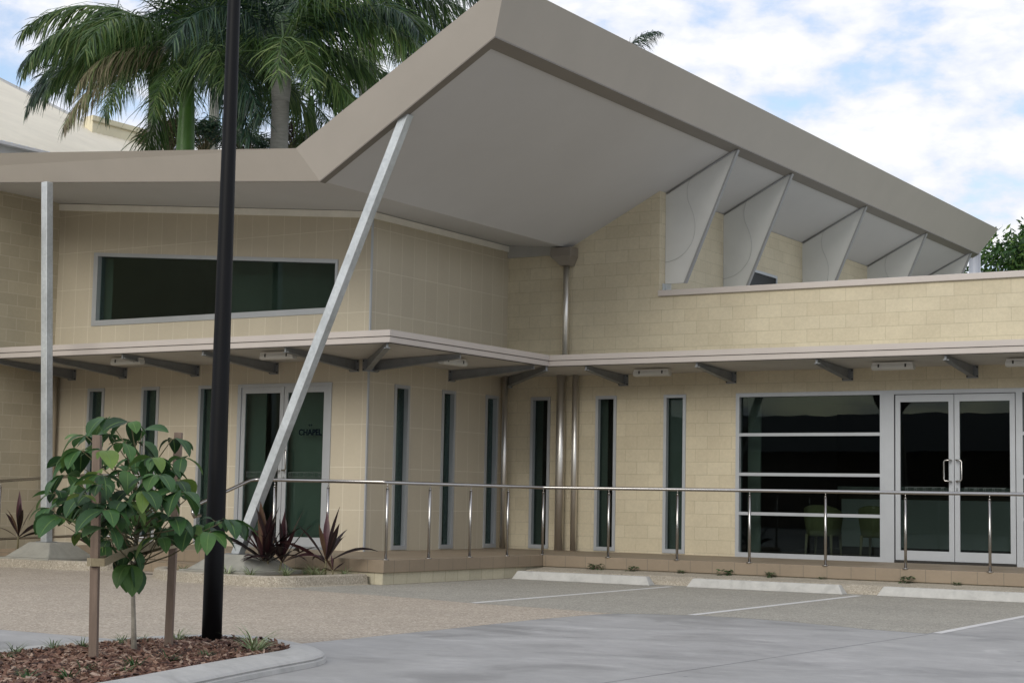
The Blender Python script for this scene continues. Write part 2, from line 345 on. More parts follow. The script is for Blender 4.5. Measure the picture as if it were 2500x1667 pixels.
def tag(o, label=None, cat=None, group=None, kind=None):
    if label: o['label'] = label
    if cat: o['category'] = cat
    if group: o['group'] = group
    if kind: o['kind'] = kind
    return o
def empty(name, loc=(0, 0, 0), rz=0):
    o = bpy.data.objects.new(name, None); COL.objects.link(o); o.location = loc; o.rotation_euler = (0, 0, rz); o.empty_display_size = .2
    return o
def world_child(o, parent):           # child built in world coordinates under a translated parent
    o.matrix_parent_inverse = Matrix.Translation(-Vector(parent.location)); return o
def copy_tree(o, parent=None):
    c = o.copy(); COL.objects.link(c)
    if parent: c.parent = parent
    for ch in list(o.children): copy_tree(ch, c)
    return c
G = -0.32
# ------------------------------------------------------------------ ground
def sheet(name, poly, z, mat, kind='structure', label=None):
    mb = MB(); mb.face([(x, y, z) for x, y in poly]); o = mb.build(name, mat)
    for p in o.data.polygons:
        if p.normal.z < 0: p.flip()
    tag(o, kind=kind, label=label); return o
sheet('ground', [(-900, -900), (900, -900), (900, 1500), (-900, 1500)], G - .03, GRND)
sheet('concrete_road', [(-60, -40), (45, -40), (45, 24), (-60, 24)], G - .0012, CONC)
sheet('pebble_driveway', [(-34, 9.55), (-8.9, 9.55), (-8.35, 9.75), (-8.28, 10.2), (-8.31, 12.2), (-8.38, 13.9), (-8.33, 14.9), (-8.25, 15.28), (-10.1, 15.5), (-12.4, 16.1), (-14.0, 16.6), (-14, 20), (-34, 20)], G - .0006, PEB)
sheet('parking_bays', [(-14.1, 16.2), (-12.4, 15.95), (-10.9, 15.72), (-10.0, 15.5), (-9.2, 15.38), (-8.25, 15.2), (-7.9, 15.45), (-7.5, 15.6), (-7.0, 15.62), (-6.5, 15.5), (-5.5, 15.1), (-4.96, 15.0), (-4.96, 22), (-14.1, 22)], G, AGG)
for k, (x0, y0, x1, y1) in enumerate([(-10.2, 15.55, -10.38, 20.7), (-7.6, 15.62, -7.72, 20.7), (-4.9, 15.1, -5.02, 20.9)]):
    mb = MB(); wd = .045; nseg = 12
    mb.face([(x0 - wd, y0, G + .001), (x0 + wd, y0, G + .001), (x1 + wd, y1, G + .001), (x1 - wd, y1, G + .001)])
    o = mb.build('bay_line', LINE)
    tag(o, ['white painted bay line between the two leftmost wheel stops', 'white painted bay line between the middle and right wheel stops',
            'white painted bay line right of the nearest wheel stop'][k], 'road marking', 'white parking bay lines')
mb = MB(); mb.face([(-4.93, 14.95, G), (-4.918, 14.95, G), (-5.368, 4, G), (-5.38, 4, G)]); tag(mb.build('road_joint', simple('joint_sealant', (.205, .2, .2), .8)), kind='structure')
# ------------------------------------------------------------------ building
BL = empty('chapel_building', (-14, 20, G)); tag(BL, 'cream block chapel building with folded butterfly roof and lean canopies', 'building')
def part(mb, name, mat, parent=BL, label=None, bevel=0):
    o = mb.build(name, mat, parent, bevel)
    if parent is BL: world_child(o, BL)
    if label: o['label'] = label
    return o
def wallgrid(mb, to3, u0, u1, zb, top, holes, t):
    """to3(u, d, z); holes (u0,u1,z0,z1a,z1b); top(u)"""
    us = sorted(set([u0, u1] + [h[0] for h in holes] + [h[1] for h in holes] + [k for k in (-14.05,) if u0 < k < u1 and len(holes) and to3 is toC]))
    for a, b in zip(us, us[1:]):
        mid = (a + b) / 2; cur = (zb, zb)
        hs = sorted([h for h in holes if h[0] < mid < h[1]], key=lambda h: h[2])
        segs = []
        for h in hs:
            segs.append((cur, (h[2], h[2])))
            g = lambda u: h[3] + (h[4] - h[3]) * (u - h[0]) / (h[1] - h[0])
            cur = (g(a), g(b))
        segs.append((cur, (top(a), top(b))))
        for (z0a, z0b), (z1a, z1b) in segs:
            if z1a - z0a < 1e-4 and z1b - z0b < 1e-4: continue
            mb.hexa([to3(a, 0, z0a), to3(b, 0, z0b), to3(b, t, z0b), to3(a, t, z0a), to3(a, 0, z1a), to3(b, 0, z1b), to3(b, t, z1b), to3(a, t, z1a)])
YA, XB, YC, XL, XD = 20.265, -15.25, 24.14, -21.98, -12.37
toA = lambda u, d, z: (u, YA + d, z)
toB = lambda u, d, z: (XB - d, u, z)
toC = lambda u, d, z: (u, YC + d, z)
roofL = lambda x: 5.0 + .095 * (-14.05 - x)
roofR = lambda x: 5.0 + .497 * (x + 14.05)
T = .2
SLA = [(-21.12, -20.74), (-19.88, -19.5), (-18.63, -18.25)]
DOORA = (-17.8, -15.93)
# A wall: lower tiled part up to the canopy, upper part with the long window
mb = MB(); wallgrid(mb, toA, XL, XB, G, lambda u: 2.99, [(a, b, .02, 2.53, 2.53) for a, b in SLA] + [(DOORA[0], DOORA[1], 0.0, 2.535, 2.535)], T); part(mb, 'wall', TILEL)
mb = MB(); wallgrid(mb, toA, XL, XB, 2.99, roofL, [(-21.11, -15.88, 3.59, 4.842, 4.415)], T); part(mb, 'wall', TILEU)
SLB = [(20.935, 21.325), (22.226, 22.6), (23.505, 23.88)]
mb = MB(); wallgrid(mb, toB, YA + T, YC + .1, G, lambda u: 2.99, [(a, b, .02, 2.53, 2.53) for a, b in SLB], T); part(mb, 'wall', TILEL)
mb = MB(); wallgrid(mb, toB, YA + T, YC + .1, 2.99, lambda u: 5.11, [], T); part(mb, 'wall', TILEU)
SLC = [(-14.745, -14.37), (-13.5, -13.12), (-12.255, -11.87)]
topC = lambda x: roofL(x) if x <= -14.05 else roofR(x)
mb = MB(); wallgrid(mb, toC, XB, XD, G, topC, [(a, b, .02, 2.52, 2.52) for a, b in SLC[:2]], T)
wallgrid(mb, toC, XD, 4.0, G, lambda u: 4.11, [(SLC[2][0], SLC[2][1], .02, 2.52, 2.52), (-11.0, -3.9, 0.0, 2.525, 2.525)], T); part(mb, 'wall', LIME)
mb = MB(); mb.box(XD - .2, XD, YC + T, 37.0, 3.9, 5.82); part(mb, 'wall', LIME)
mb = MB(); mb.box(XL - .2, XL, 9.0, YA + .2, G, roofL(XL)); part(mb, 'wall', LIMEL)
# trims
mb = MB(); mb.box(XB - .012, XB + .012, YA - .012, YA + .02, 0, 5.0); part(mb, 'corner_trim', ALU)
mb = MB(); y0 = YA - .035
mb.hexa([(XL, y0, roofL(XL) - .125), (XB + .035, y0, roofL(XB) - .11), (XB + .035, y0 + .034, roofL(XB) - .11), (XL, y0 + .034, roofL(XL) - .125),
         (XL, y0, roofL(XL) - .012), (XB + .035, y0, roofL(XB) - .012), (XB + .035, y0 + .034, roofL(XB) - .012), (XL, y0 + .034, roofL(XL) - .012)])
mb.box(XB + .001, XB + .035, YA, YC - .01, roofL(XB) - .11, roofL(XB) - .014); part(mb, 'wall_top_trim', simple('trim_cream', (.82, .79, .70), .6, 0, .06, 3))
mb = MB(); mb.box(XD - .005, 4.05, YC - .04, YC + .3, 4.112, 4.205); part(mb, 'parapet_cap', CAPM, bevel=.006)
mb = MB(); mb.box(XD, 4.0, YC + T, 37, 3.7, 3.9); part(mb, 'lower_roof', ROOFM)
# ---- main roof
fy = lambda x: 17.47 + (-.076) * (x + 14.05) if x < -14.05 else 17.47 - .127 * (x + 14.05)
F0 = Vector((-30, fy(-30), roofL(-30))); V0 = Vector((-14.05, 17.47, 5.0)); A0 = Vector((-11.06, 17.09, roofR(-11.06))); E0 = Vector((-11.06, 37.2, roofR(-11.06)))
VB = Vector((-14.05, 37.2, 5.0)); LB = Vector((-30, 37.2, roofL(-30)))
F1 = Vector((-30, fy(-30) - .3, roofL(-30) + .43)); V1 = Vector((-14.31, 17.27, 5.425)); A1 = Vector((-10.76, 16.845, 7.088)); E1 = Vector((-10.76, 37.69, 7.089))
VB1 = Vector((-14.31, 37.69, 5.425)); LB1 = Vector((-30, 37.69, roofL(-30) + .43))
RF = empty('roof', (0, 0, 0)); RF.parent = BL; world_child(RF, BL)
mb = MB(); ins = .01
mb.face([F0, V0, VB, LB]); mb.face([V0, A0, E0, VB]); o = part(mb, 'soffit', SOFF, RF)
mb = MB(); mb.face([F1, V1, VB1, LB1]); mb.face([V1, A1, E1, VB1]); part(mb, 'roof_sheet', ROOFM, RF)
mb = MB()
for a, b, c, d in ((F0, V0, V1, F1), (V0, A0, A1, V1), (A0, E0, E1, A1), (E0, VB, VB1, E1), (VB, LB, LB1, VB1), (LB, F0, F1, LB1)): mb.face([a, b, c, d])
dn = Vector((0, 0, -.02))
def inset(p, q, wd, toward):   # lip strip under the fascia bottom edge
    return (p + dn * .6, q + dn * .6, q + toward[1] * wd + dn * .6, p + toward[0] * wd + dn * .6)
rd = Vector((-1, 0, -.497)).normalized()
part(mb, 'fascia', FASC, RF); mb = MB()
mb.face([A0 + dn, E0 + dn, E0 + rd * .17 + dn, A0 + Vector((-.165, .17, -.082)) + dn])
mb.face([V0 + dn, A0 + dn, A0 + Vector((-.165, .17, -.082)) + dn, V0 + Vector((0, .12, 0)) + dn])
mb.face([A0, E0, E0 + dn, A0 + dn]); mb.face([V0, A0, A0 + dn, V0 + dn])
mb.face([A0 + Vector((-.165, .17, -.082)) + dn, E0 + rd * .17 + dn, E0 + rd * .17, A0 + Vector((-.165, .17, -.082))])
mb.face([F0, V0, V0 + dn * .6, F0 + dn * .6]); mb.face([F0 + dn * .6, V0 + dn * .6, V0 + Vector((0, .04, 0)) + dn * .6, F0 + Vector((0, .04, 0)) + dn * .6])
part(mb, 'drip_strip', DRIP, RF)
SEAMM = simple('seam_grey', (.46, .46, .44), .6, 0, .03, 4)
SEAM = [(-11.93, 6.03), (-11.971, 5.922), (-11.984, 5.82), (-11.968, 5.677), (-11.911, 5.557), (-11.868, 5.452), (-11.841, 5.335), (-11.835, 5.206), (-11.85, 5.093), (-11.891, 4.98), (-11.96, 4.883), (-12.043, 4.805), (-12.127, 4.752), (-12.226, 4.714), (-12.36, 4.69)]
def smooth(path, it=2):
    for _ in range(it):
        q = [path[0]]
        for a, b in zip(path, path[1:]):
            q += [(a[0] * .75 + b[0] * .25, a[1] * .75 + b[1] * .25), (a[0] * .25 + b[0] * .75, a[1] * .25 + b[1] * .75)]
        path = q + [path[-1]]
    return path
# ---- fins under the high eave
z0 = 4.34
for k, y in enumerate((24.36, 26.58, 30.15, 33.68, 36.72)):
    f = MB(); xt = -11.12
    poly = [(XD, roofR(XD) - .012), (xt, roofR(xt) - .03), (-12.02, z0), (XD + .006, z0)]
    f.prism([(x, y - .02, z) for x, z in poly], (0, .045, 0)); fo = part(f, 'fin_panel', FINM)
    e = MB(); e.prism([(xt, y - .03, roofR(xt) - .035), (xt + .035, y - .03, roofR(xt) - .03), (-11.99, y - .03, z0 - .005), (-12.03, y - .03, z0 - .005)], (0, .065, 0))
    eo = e.build('edge_trim', TRIM, fo)
    c = []
    for (sx_, sz_) in SEAM: c.append((sx_, y - .021, sz_))
    s = MB(); s.tube([(px_, y - .0205, pz_) for px_, pz_ in smooth(SEAM, 1)], .006, 6); s.build('seam', SEAMM, fo)
    t_ = MB(); t_.tube([(XD + .02, y - .03, roofR(XD) - .02), (xt - .03, y - .03, roofR(xt) - .04)], .012, 6); t_.build('top_trim', TRIM, fo)
mb = MB(); mb.box(XD - .01, XD + .11, YC + .2, YC + .215, 4.22, 4.335); mb.box(XD + .005, XD + .02, YC + .1, YC + .2, 4.22, 4.335); part(mb, 'fin_bracket', GALV)
# flue at the far end
tag(MB().tube([(-11.70, 39.0, 3.9), (-11.70, 39.0, 6.9)], .135, 20).build('flue', steel('flue_steel', (.5, .5, .5), .3)), 'shiny steel flue standing just past the far end of the roof', 'flue')
# ---- rainhead and downpipes
mb = MB(); yb = YC - .005; yf = YC - .26
mb.box(-14.27, -13.88, yf, yb, 4.84, 4.985)
mb.hexa([(-14.12, yf + .06, 4.69), (-13.95, yf + .06, 4.69), (-13.95, yb, 4.69), (-14.12, yb, 4.69), (-14.27, yf, 4.84), (-13.88, yf, 4.84), (-13.88, yb, 4.84), (-14.27, yb, 4.84)])
rh = part(mb, 'rainhead', RAINH, bevel=.004)
mb = MB().tube([(-14.035, YC - .12, 3.04), (-14.035, YC - .12, 4.72)], .052, 20); part(mb, 'downpipe', PIPE)
mb = MB().tube([(-14.10, YC - .12, 0), (-14.10, YC - .12, 2.92)], .075, 20); part(mb, 'downpipe', PIPE)
mb = MB().tube([(-13.845, YC - .09, 0), (-13.845, YC - .09, 2.92)], .052, 20); part(mb, 'downpipe', PIPE)
mb = MB().tube([(-15.14, YC - .20, 0), (-15.14, YC - .20, 2.92)], .05, 20); part(mb, 'downpipe', PIPE)
mb = MB().tube([(XL + .14, YA - .12, 0), (XL + .14, YA - .12, 2.92)], .075, 16); part(mb, 'downpipe', PIPEB, label='beige painted downpipe in the left corner')
# ---- canopies
XO, YOA, YOC = -13.63, 18.57, 22.83
zb_, zg_, zt_ = 2.917, 3.003, 3.09; zs = 2.875
CN = empty('canopy', (0, 0, 0)); CN.parent = BL; world_child(CN, BL)
mb = MB()    # canopy soffit polygons fall slightly to the wall
ZE, ZW = 2.925, 2.865
mb.face([(XL, YOA, ZE), (XO, YOA, ZE), (XB, YA, ZW), (XL, YA, ZW)]); mb.face([(XO, YOA, ZE), (XO, YOC, ZE), (XB, YC, ZW), (XB, YA, ZW)])
mb.face([(XO, YOC, ZE), (4, YOC, ZE), (4, YC, ZW), (XB, YC, ZW)]); part(mb, 'soffit', SOFF2, CN)
mb = MB(); mb.face([(XL, YOA + .05, 3.05), (XO - .05, YOA + .05, 3.05), (XB, YA, 3.03), (XL, YA, 3.03)]); mb.face([(XO - .05, YOA + .05, 3.05), (XO - .05, YOC + .05, 3.05), (XB, YC, 3.03), (XB, YA, 3.03)])
mb.face([(XO - .05, YOC + .05, 3.05), (4, YOC + .05, 3.05), (4, YC, 3.03), (XB, YC, 3.03)]); part(mb, 'canopy_sheet', ROOFM, CN)
mb = MB()
def fasciarun(mb, pts, z0, z1, out):    # strip along pts with thickness
    for (a, b) in zip(pts, pts[1:]):
        a = Vector((a[0], a[1], 0)); b = Vector((b[0], b[1], 0)); d = (b - a).normalized(); n = Vector((d.y, -d.x, 0))
        mb.hexa([a + n * out + Vector((0, 0, z0)), b + n * out + Vector((0, 0, z0)), b - n * .05 + Vector((0, 0, z0)), a - n * .05 + Vector((0, 0, z0)),
                 a + n * out + Vector((0, 0, z1)), b + n * out + Vector((0, 0, z1)), b - n * .05 + Vector((0, 0, z1)), a - n * .05 + Vector((0, 0, z1))])
def offs(o): return [(XL - 1.5, YOA - o), (XO + o, YOA - o), (XO + o, YOC - o), (4, YOC - o)]
def ring(mb, o1, o2, z0, z1):
    a = offs(o1); b = offs(o2)
    for k in range(3):
        p, q, r, s = a[k], a[k + 1], b[k + 1], b[k]
        mb.hexa([(p[0], p[1], z0), (q[0], q[1], z0), (r[0], r[1], z0), (s[0], s[1], z0), (p[0], p[1], z1), (q[0], q[1], z1), (r[0], r[1], z1), (s[0], s[1], z1)])
ring(mb, -.004, -.05, zb_, zg_ - .006); ring(mb, .012, -.05, zg_ + .003, zt_); fo = part(mb, 'fascia', CAPM, CN)
mb = MB(); ring(mb, -.016, -.045, zg_ - .0055, zg_ + .0025); ring(mb, -.008, -.045, zb_ - .008, zb_ - .0005); part(mb, 'fascia_groove', DARK, CN)
def bracket(tip, root, d):
    """tip/root (x,y); plate tapered: deep at the wall"""
    t = Vector((tip[0], tip[1], 0)); r = Vector((root[0], root[1], 0)); n = (r - t).normalized(); s = Vector((-n.y, n.x, 0))
    mb = MB()
    mb.prism([t + Vector((0, 0, 2.912)), t + Vector((0, 0, 2.845)), t + n * .09 + Vector((0, 0, 2.835)), r + Vector((0, 0, 2.70)), r + Vector((0, 0, 2.862))], s * .03)
    q = MB(); lc = Vector((0, 0, 0))
    mb.bar(t + n * .02 + s * .015 + Vector((0, 0, 2.848)), r + s * .015 + Vector((0, 0, 2.702)), .085, .012, (0, 0, 1))
    a = r - s * .085 + s * .015; b = r + s * .085 + s * .015
    mb.hexa([a - n * .014 + Vector((0, 0, 2.68)), b - n * .014 + Vector((0, 0, 2.68)), b - n * .001 + Vector((0, 0, 2.68)), a - n * .001 + Vector((0, 0, 2.68)),
             a - n * .014 + Vector((0, 0, 2.862)), b - n * .014 + Vector((0, 0, 2.862)), b - n * .001 + Vector((0, 0, 2.862)), a - n * .001 + Vector((0, 0, 2.862))])
    nf_ = len(mb.f)
    for su in (-.06, .09):
        for zz in (2.705, 2.835):
            p = r + s * su - n * .02 + Vector((0, 0, zz)); mb.tube([p, p - n * .012], .011, 6)
    o = part(mb, 'bracket', GALVD, CN); o.data.materials.append(DARK)
    for k_ in range(nf_, len(o.data.polygons)): o.data.polygons[k_].material_index = 1
    return o
def addb(tip, root): bracket(tip, root, 0)
for x in (-21.5, -20.31, -18.71, -17.07, -15.50): addb((x, YOA + .06), (x, YA))
for y in (20.42, 22.49): addb((XO - .06, y), (XB, y))
for x in (-12.98, -11.07, -9.16, -7.27, -5.4): addb((x, YOC + .06), (x, YC))
addb((XO - .07, YOA + .07), (XB + .02, YA - .02)); addb((XO - .03, YOC - .0), (XB + .1, YC - .1))
# batten lights under the canopies
def batten(ax):
    r = empty('batten_light')
    b = MB().box(-.30, .30, -.055, .055, .045, .085); b.build('body', LAMPB, r, .006)
    d = MB(); n = 9
    for k in range(n): pass
    pr = [(-.31, -.065, .05), (-.31, -.062, .0), (-.31, -.035, -.022), (-.31, .035, -.022), (-.31, .062, 0), (-.31, .065, .05)]
    d.prism(pr, (.62, 0, 0)); d.build('diffuser', LAMPD, r, .006)
    for x in (-.2, .2): MB().box(x - .012, x + .012, -.066, -.058, .015, .06).build('clip', DARK, r)
    return r
LT = [((-18.98, 19.0, 2.80), 0, 'batten light under the canopy left of the black lamp pole'), ((-15.95, 19.0, 2.80), 0, 'batten light under the canopy beside the raked steel column'),
      ((-14.06, 20.75, 2.80), 90, 'batten light under the side canopy, above the three slit windows'), ((-12.12, 23.45, 2.79), 0, 'batten light above the second slit window on the block wall'),
      ((-8.22, 23.43, 2.79), 0, 'batten light above the large four-pane window and glazed doors'), ((-6.28, 23.4, 2.79), 0, 'batten light cut by the right edge of the picture')]
bl = batten(0)
for k, (p, a, lb) in enumerate(LT):
    o = bl if k == 0 else copy_tree(bl)
    o.location = p; o.rotation_euler = (0, 0, R_(a)); tag(o, lb, 'light', 'batten lights under the canopies')
# ---- windows
def framebox(mb, to3, u0, u1, z0, z1, wd, d0, d1, wl=None, wr=None, wt=None, wb=None):
    wl = wl or wd; wr = wr or wd; wt = wt or wd; wb = wb or wd
    def B(a, b, c, d): mb.hexa([to3(a, d0, c), to3(b, d0, c), to3(b, d1, c), to3(a, d1, c), to3(a, d0, d), to3(b, d0, d), to3(b, d1, d), to3(a, d1, d)])
    B(u0, u0 + wl, z0, z1); B(u1 - wr, u1, z0, z1); B(u0 + wl, u1 - wr, z1 - wt, z1); B(u0 + wl, u1 - wr, z0, z0 + wb)
def plate(mb, to3, u0, u1, z0, z1, d0, d1):
    mb.hexa([to3(u0, d0, z0), to3(u1, d0, z0), to3(u1, d1, z0), to3(u0, d1, z0), to3(u0, d0, z1), to3(u1, d0, z1), to3(u1, d1, z1), to3(u0, d1, z1)])
def slit(to3, u0, u1, z0, z1, gl, blind=None):
    wn = empty('window'); wn.parent = BL; world_child(wn, BL)
    mb = MB(); framebox(mb, to3, u0 - .004, u1 + .004, z0 - .004, z1 + .004, .052, -.018, .10, wb=.062); part(mb, 'frame', ALU, wn)
    mb = MB(); plate(mb, to3, u0 + .05, u1 - .05, z0 + .06, z1 - .05, .06, .07); part(mb, 'pane', gl, wn)
    if blind: mb = MB(); plate(mb, to3, blind[0], blind[1], z0, z1, .14, .15); part(mb, 'blind', BLIND, wn)
    return wn
for a, b in SLA: slit(toA, a, b, .02, 2.53, GLASSC, (a + .02, b - .12))
for a, b in SLB: slit(toB, a, b, .02, 2.53, GLASSC, (a + .02, b - .02))
for k, (a, b) in enumerate(SLC): slit(toC, a, b, .02, 2.52, GLASS, (a + .02, a + .15) if k < 2 else (a + .02, b - .02))
# long sloping window
wn = empty('window'); wn.parent = BL; world_child(wn, BL); wn['label'] = 'long upper window with a sloping head'
ht = lambda u: 4.842 + (4.415 - 4.842) * (u + 21.11) / 5.23
mb = MB(); d0, d1 = -.018, .12; u0, u1 = -21.11, -15.88
def qd(ua, za0, za1, ub, zb0, zb1): mb.hexa([toA(ua, d0, za0), toA(ub, d0, zb0), toA(ub, d1, zb0), toA(ua, d1, za0), toA(ua, d0, za1), toA(ub, d0, zb1), toA(ub, d1, zb1), toA(ua, d1, za1)])
qd(u0, 3.59, ht(u0), u0 + .1, 3.59, ht(u0 + .1)); qd(u1 - .05, 3.59, ht(u1 - .05), u1, 3.59, ht(u1))
qd(u0 + .1, ht(u0 + .1) - .06, ht(u0 + .1), u1 - .05, ht(u1 - .05) - .06, ht(u1 - .05)); qd(u0 + .1, 3.59, 3.68, u1 - .05, 3.59, 3.68)
part(mb, 'frame', ALU, wn)
mb = MB(); mb.prism([toA(u0 + .09, .07, 3.67), toA(u1 - .04, .07, 3.67), toA(u1 - .04, .07, ht(u1) - .05), toA(u0 + .09, .07, ht(u0) - .05)], (0, .01, 0)); part(mb, 'pane', GLASSC, wn)
mb = MB(); mb.box(-21.08, -20.86, YA + .2, YA + .21, 3.4, 4.9); mb.box(-18.55, -15.7, YA + .6, YA + .61, 3.3, 4.9); part(mb, 'blind', BLIND, wn)
# large four-pane windows
def bigwin(u0, u1, lab):
    wn = empty('window'); wn.parent = BL; world_child(wn, BL); wn['label'] = lab
    mb = MB(); framebox(mb, toC, u0, u1, 0, 2.525, .06, -.018, .10, wb=.07)
    for z in (1.88, 1.27, .667): plate(mb, toC, u0 + .06, u1 - .06, z - .024, z + .024, -.012, .09)
    part(mb, 'frame', ALU, wn)
    for z0, z1 in ((1.904, 2.465), (1.294, 1.856), (.691, 1.246), (.07, .643)):
        mb = MB(); plate(mb, toC, u0 + .055, u1 - .055, z0 - .003, z1 + .003, .05, .06); part(mb, 'pane', GLASS, wn)
bigwin(-11.0, -8.61, 'large four-pane window left of the glazed doors'); bigwin(-6.63, -3.9, 'large four-pane window cut by the right edge')
mb = MB(); plate(mb, toC, -8.61, -8.455, 0, 2.525, -.016, .1); plate(mb, toC, -8.455, -6.63, 2.465, 2.525, -.016, .1); plate(mb, toC, -6.665, -6.63, 0, 2.465, -.016, .1); part(mb, 'mullion', ALU)
# D-wall window
def toD(u, d, z): return (XD - d, u, z)
wn = empty('window'); wn.parent = BL; world_child(wn, BL)
mb = MB(); framebox(mb, toD, 26.9, 28.87, 4.2, 5.02, .05, -.03, .02); part(mb, 'frame', ALU, wn)
mb = MB(); plate(mb, toD, 26.95, 28.82, 4.25, 4.97, -.012, -.004); part(mb, 'pane', simple('dark_pane', (.006, .008, .009), .3, 0, .1, spec=.1), wn)
# ---- doors
def handle(to3, u, z0, z1, side, d=-.075):
    mb = MB(); w_ = .085 * side
    path = [to3(u, -.0, z0), to3(u, d * .8, z0), to3(u + w_ * .15, d, z0 + .004), to3(u + w_ * .8, d, z0 + .006), to3(u + w_, d, z0 + .03), to3(u + w_, d, z1 - .03), to3(u + w_ * .8, d, z1 - .006), to3(u + w_ * .15, d, z1 - .004), to3(u, d * .8, z1), to3(u, -.0, z1)]
    mb.tube(path, .013, 10); return mb
def door(to3, u0, u1, zt, gl, lab, top=.105, bot=.14, hu=None):
    dr = empty('double_door'); dr.parent = BL; world_child(dr, BL); dr['label'] = lab
    um = (u0 + u1) / 2; g = .005
    for a, b in ((u0, um - g), (um + g, u1)):
        mb = MB(); framebox(mb, to3, a, b, .04, zt, .075, .0, .045, wt=top, wb=bot); part(mb, 'leaf', ALU, dr)
        mb = MB(); plate(mb, to3, a + .07, b - .07, .04 + bot - .005, zt - top + .005, .016, .024); part(mb, 'pane', gl, dr)
    part(MB().hexa([to3(um - g - .001, .03, .04), to3(um + g + .001, .03, .04), to3(um + g + .001, .04, .04), to3(um - g - .001, .04, .04), to3(um - g - .001, .03, zt), to3(um + g + .001, .03, zt), to3(um + g + .001, .04, zt), to3(um - g - .001, .04, zt)]), 'gap', ALUD, dr)
    part(handle(to3, um - .045, 1.19, 1.50, -1), 'handle', INOX, dr); part(handle(to3, um + .045, 1.19, 1.50, 1), 'handle', INOX, dr)
    mb = MB(); q = to3(um + .04, -.004, 1.08); mb.tube([q, (q[0], q[1] - .01, q[2])], .013, 10); mb.box(q[0] - .014, q[0] + .014, q[1] - .002, q[1] + .006, 1.02, 1.10); part(mb, 'lock', GALVD, dr)
    return dr
mb = MB(); mb.box(-17.72, -17.35, YA + .16, YA + .17, 0, 2.53); mb.box(-16.85, -15.9, YA + .16, YA + .17, 0, 2.53); part(mb, 'blind', BLIND)
# chapel door: frame + leaves
mb = MB(); framebox(mb, toA, DOORA[0], DOORA[1], 0, 2.535, .05, -.018, .10, wl=.07, wr=.075, wb=.035); part(mb, 'door_frame', ALU)
dA = door(toA, -17.725, -16.01, 2.495, GLASSC, 'glazed chapel double door')
mb = MB(); plate(mb, toA, -17.735, -17.722, .04, 2.5, .01, .02); plate(mb, toA, -17.73, -16.0, 2.487, 2.4985, .01, .02); part(mb, 'gap', ALUD, dA)
dC = door(toC, -8.44, -6.68, 2.455, GLASS, 'glazed double door to the reception room')
mb = MB(); plate(mb, toC, -8.453, -8.441, .0, 2.46, -.008, .05); plate(mb, toC, -8.45, -6.67, 2.456, 2.4645, -.008, .05); part(mb, 'gap', ALUD, dC)
part(MB().box(-8.455, -6.665, YC - .02, YC + .08, .002, .036), 'threshold', DARK, dC); part(MB().box(-17.73, -16.0, YA - .02, YA + .08, .002, .034), 'threshold', GALVD, dA)
def text(s, size, to, mat, parent, name='lettering', font_scale=1.0, bold=.004):
    cu = bpy.data.curves.new('t', 'FONT'); cu.body = s; cu.size = size; cu.align_x = 'CENTER'; cu.extrude = .001; cu.offset = bold
    o = bpy.data.objects.new('t', cu); COL.objects.link(o); dg = bpy.context.evaluated_depsgraph_get()
    me = bpy.data.meshes.new_from_object(o.evaluated_get(dg)); bpy.data.objects.remove(o)
    me.materials.clear(); me.materials.append(mat); me.name = name
    n = bpy.data.objects.new(name, me); COL.objects.link(n); n.parent = parent
    n.matrix_local = Matrix.Translation(to) @ Matrix.Rotation(R_(90), 4, 'X'); return n
text('CHAPEL', .125, (-16.345, YA + .012, 1.735), DECAL, dA, bold=.0035)
mb = MB()
for k, a in enumerate((-50, -25, 0, 25, 50)):
    c = Vector((-16.345, YA + .012, 1.86)); d = Vector((math.sin(R_(a)), 0, math.cos(R_(a))))
    if a: mb.strip([c + d * .015, c + d * .035, c + d * .055], [.004, .014, .003], (d.z, 0, -d.x))
part(mb, 'emblem', DECAL, dA)
def dashes(to3, u0, u1, z, n, parent):
    mb = MB(); st = (u1 - u0) / n; t = .006
    for k in range(n):
        a = u0 + k * st + st * .1; b = a + st * (.55 if k % 2 == 0 else .12)
        for (p, q, r, s) in ((a, b, z, z + t), (a, b, z + .05, z + .05 + t), (a, a + t, z, z + .05), (b - t, b, z, z + .05)): plate(mb, to3, p, q, r, s, .011, .0135)
    plate(mb, to3, u0, u1, z - .012, z - .006, .011, .0135); plate(mb, to3, u0, u1, z + .062, z + .068, .011, .0135)
    part(mb, 'safety_marking', DECALW, parent)
for a, b in ((-17.60, -16.97), (-16.75, -16.1)): dashes(toA, a, b, 1.10, 9, dA)
for a, b in ((-8.30, -7.70), (-7.42, -6.82)): dashes(toC, a, b, 1.04, 9, dC)
# ---- rooms behind the glass
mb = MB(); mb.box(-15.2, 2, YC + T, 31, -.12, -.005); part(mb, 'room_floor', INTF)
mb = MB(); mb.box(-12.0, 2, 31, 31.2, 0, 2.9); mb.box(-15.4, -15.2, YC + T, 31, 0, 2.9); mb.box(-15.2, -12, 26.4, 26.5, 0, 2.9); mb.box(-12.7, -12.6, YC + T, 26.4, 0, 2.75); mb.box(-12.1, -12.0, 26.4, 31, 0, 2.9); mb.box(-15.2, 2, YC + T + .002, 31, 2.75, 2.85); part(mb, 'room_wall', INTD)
mb = MB(); mb.box(-10.95, -10.74, YC + .34, YC + .38, 0, 2.7); part(mb, 'curtain', BLIND)
mb = MB(); mb.box(XL - .2, XB - .2, 24.0, 24.1, 0, 6.4); mb.box(XL - .2, XL - .01, YA + T, 24, 0, 6.4); mb.box(XL, -14, 24.1, 24.15, 4.9, 6.4); mb.box(XL, XB - .25, YA + T, 24, -.1, -.005); mb.box(XL, XB - .25, YA + T + .002, 24, 2.75, 2.85); part(mb, 'chapel_wall', INTW)

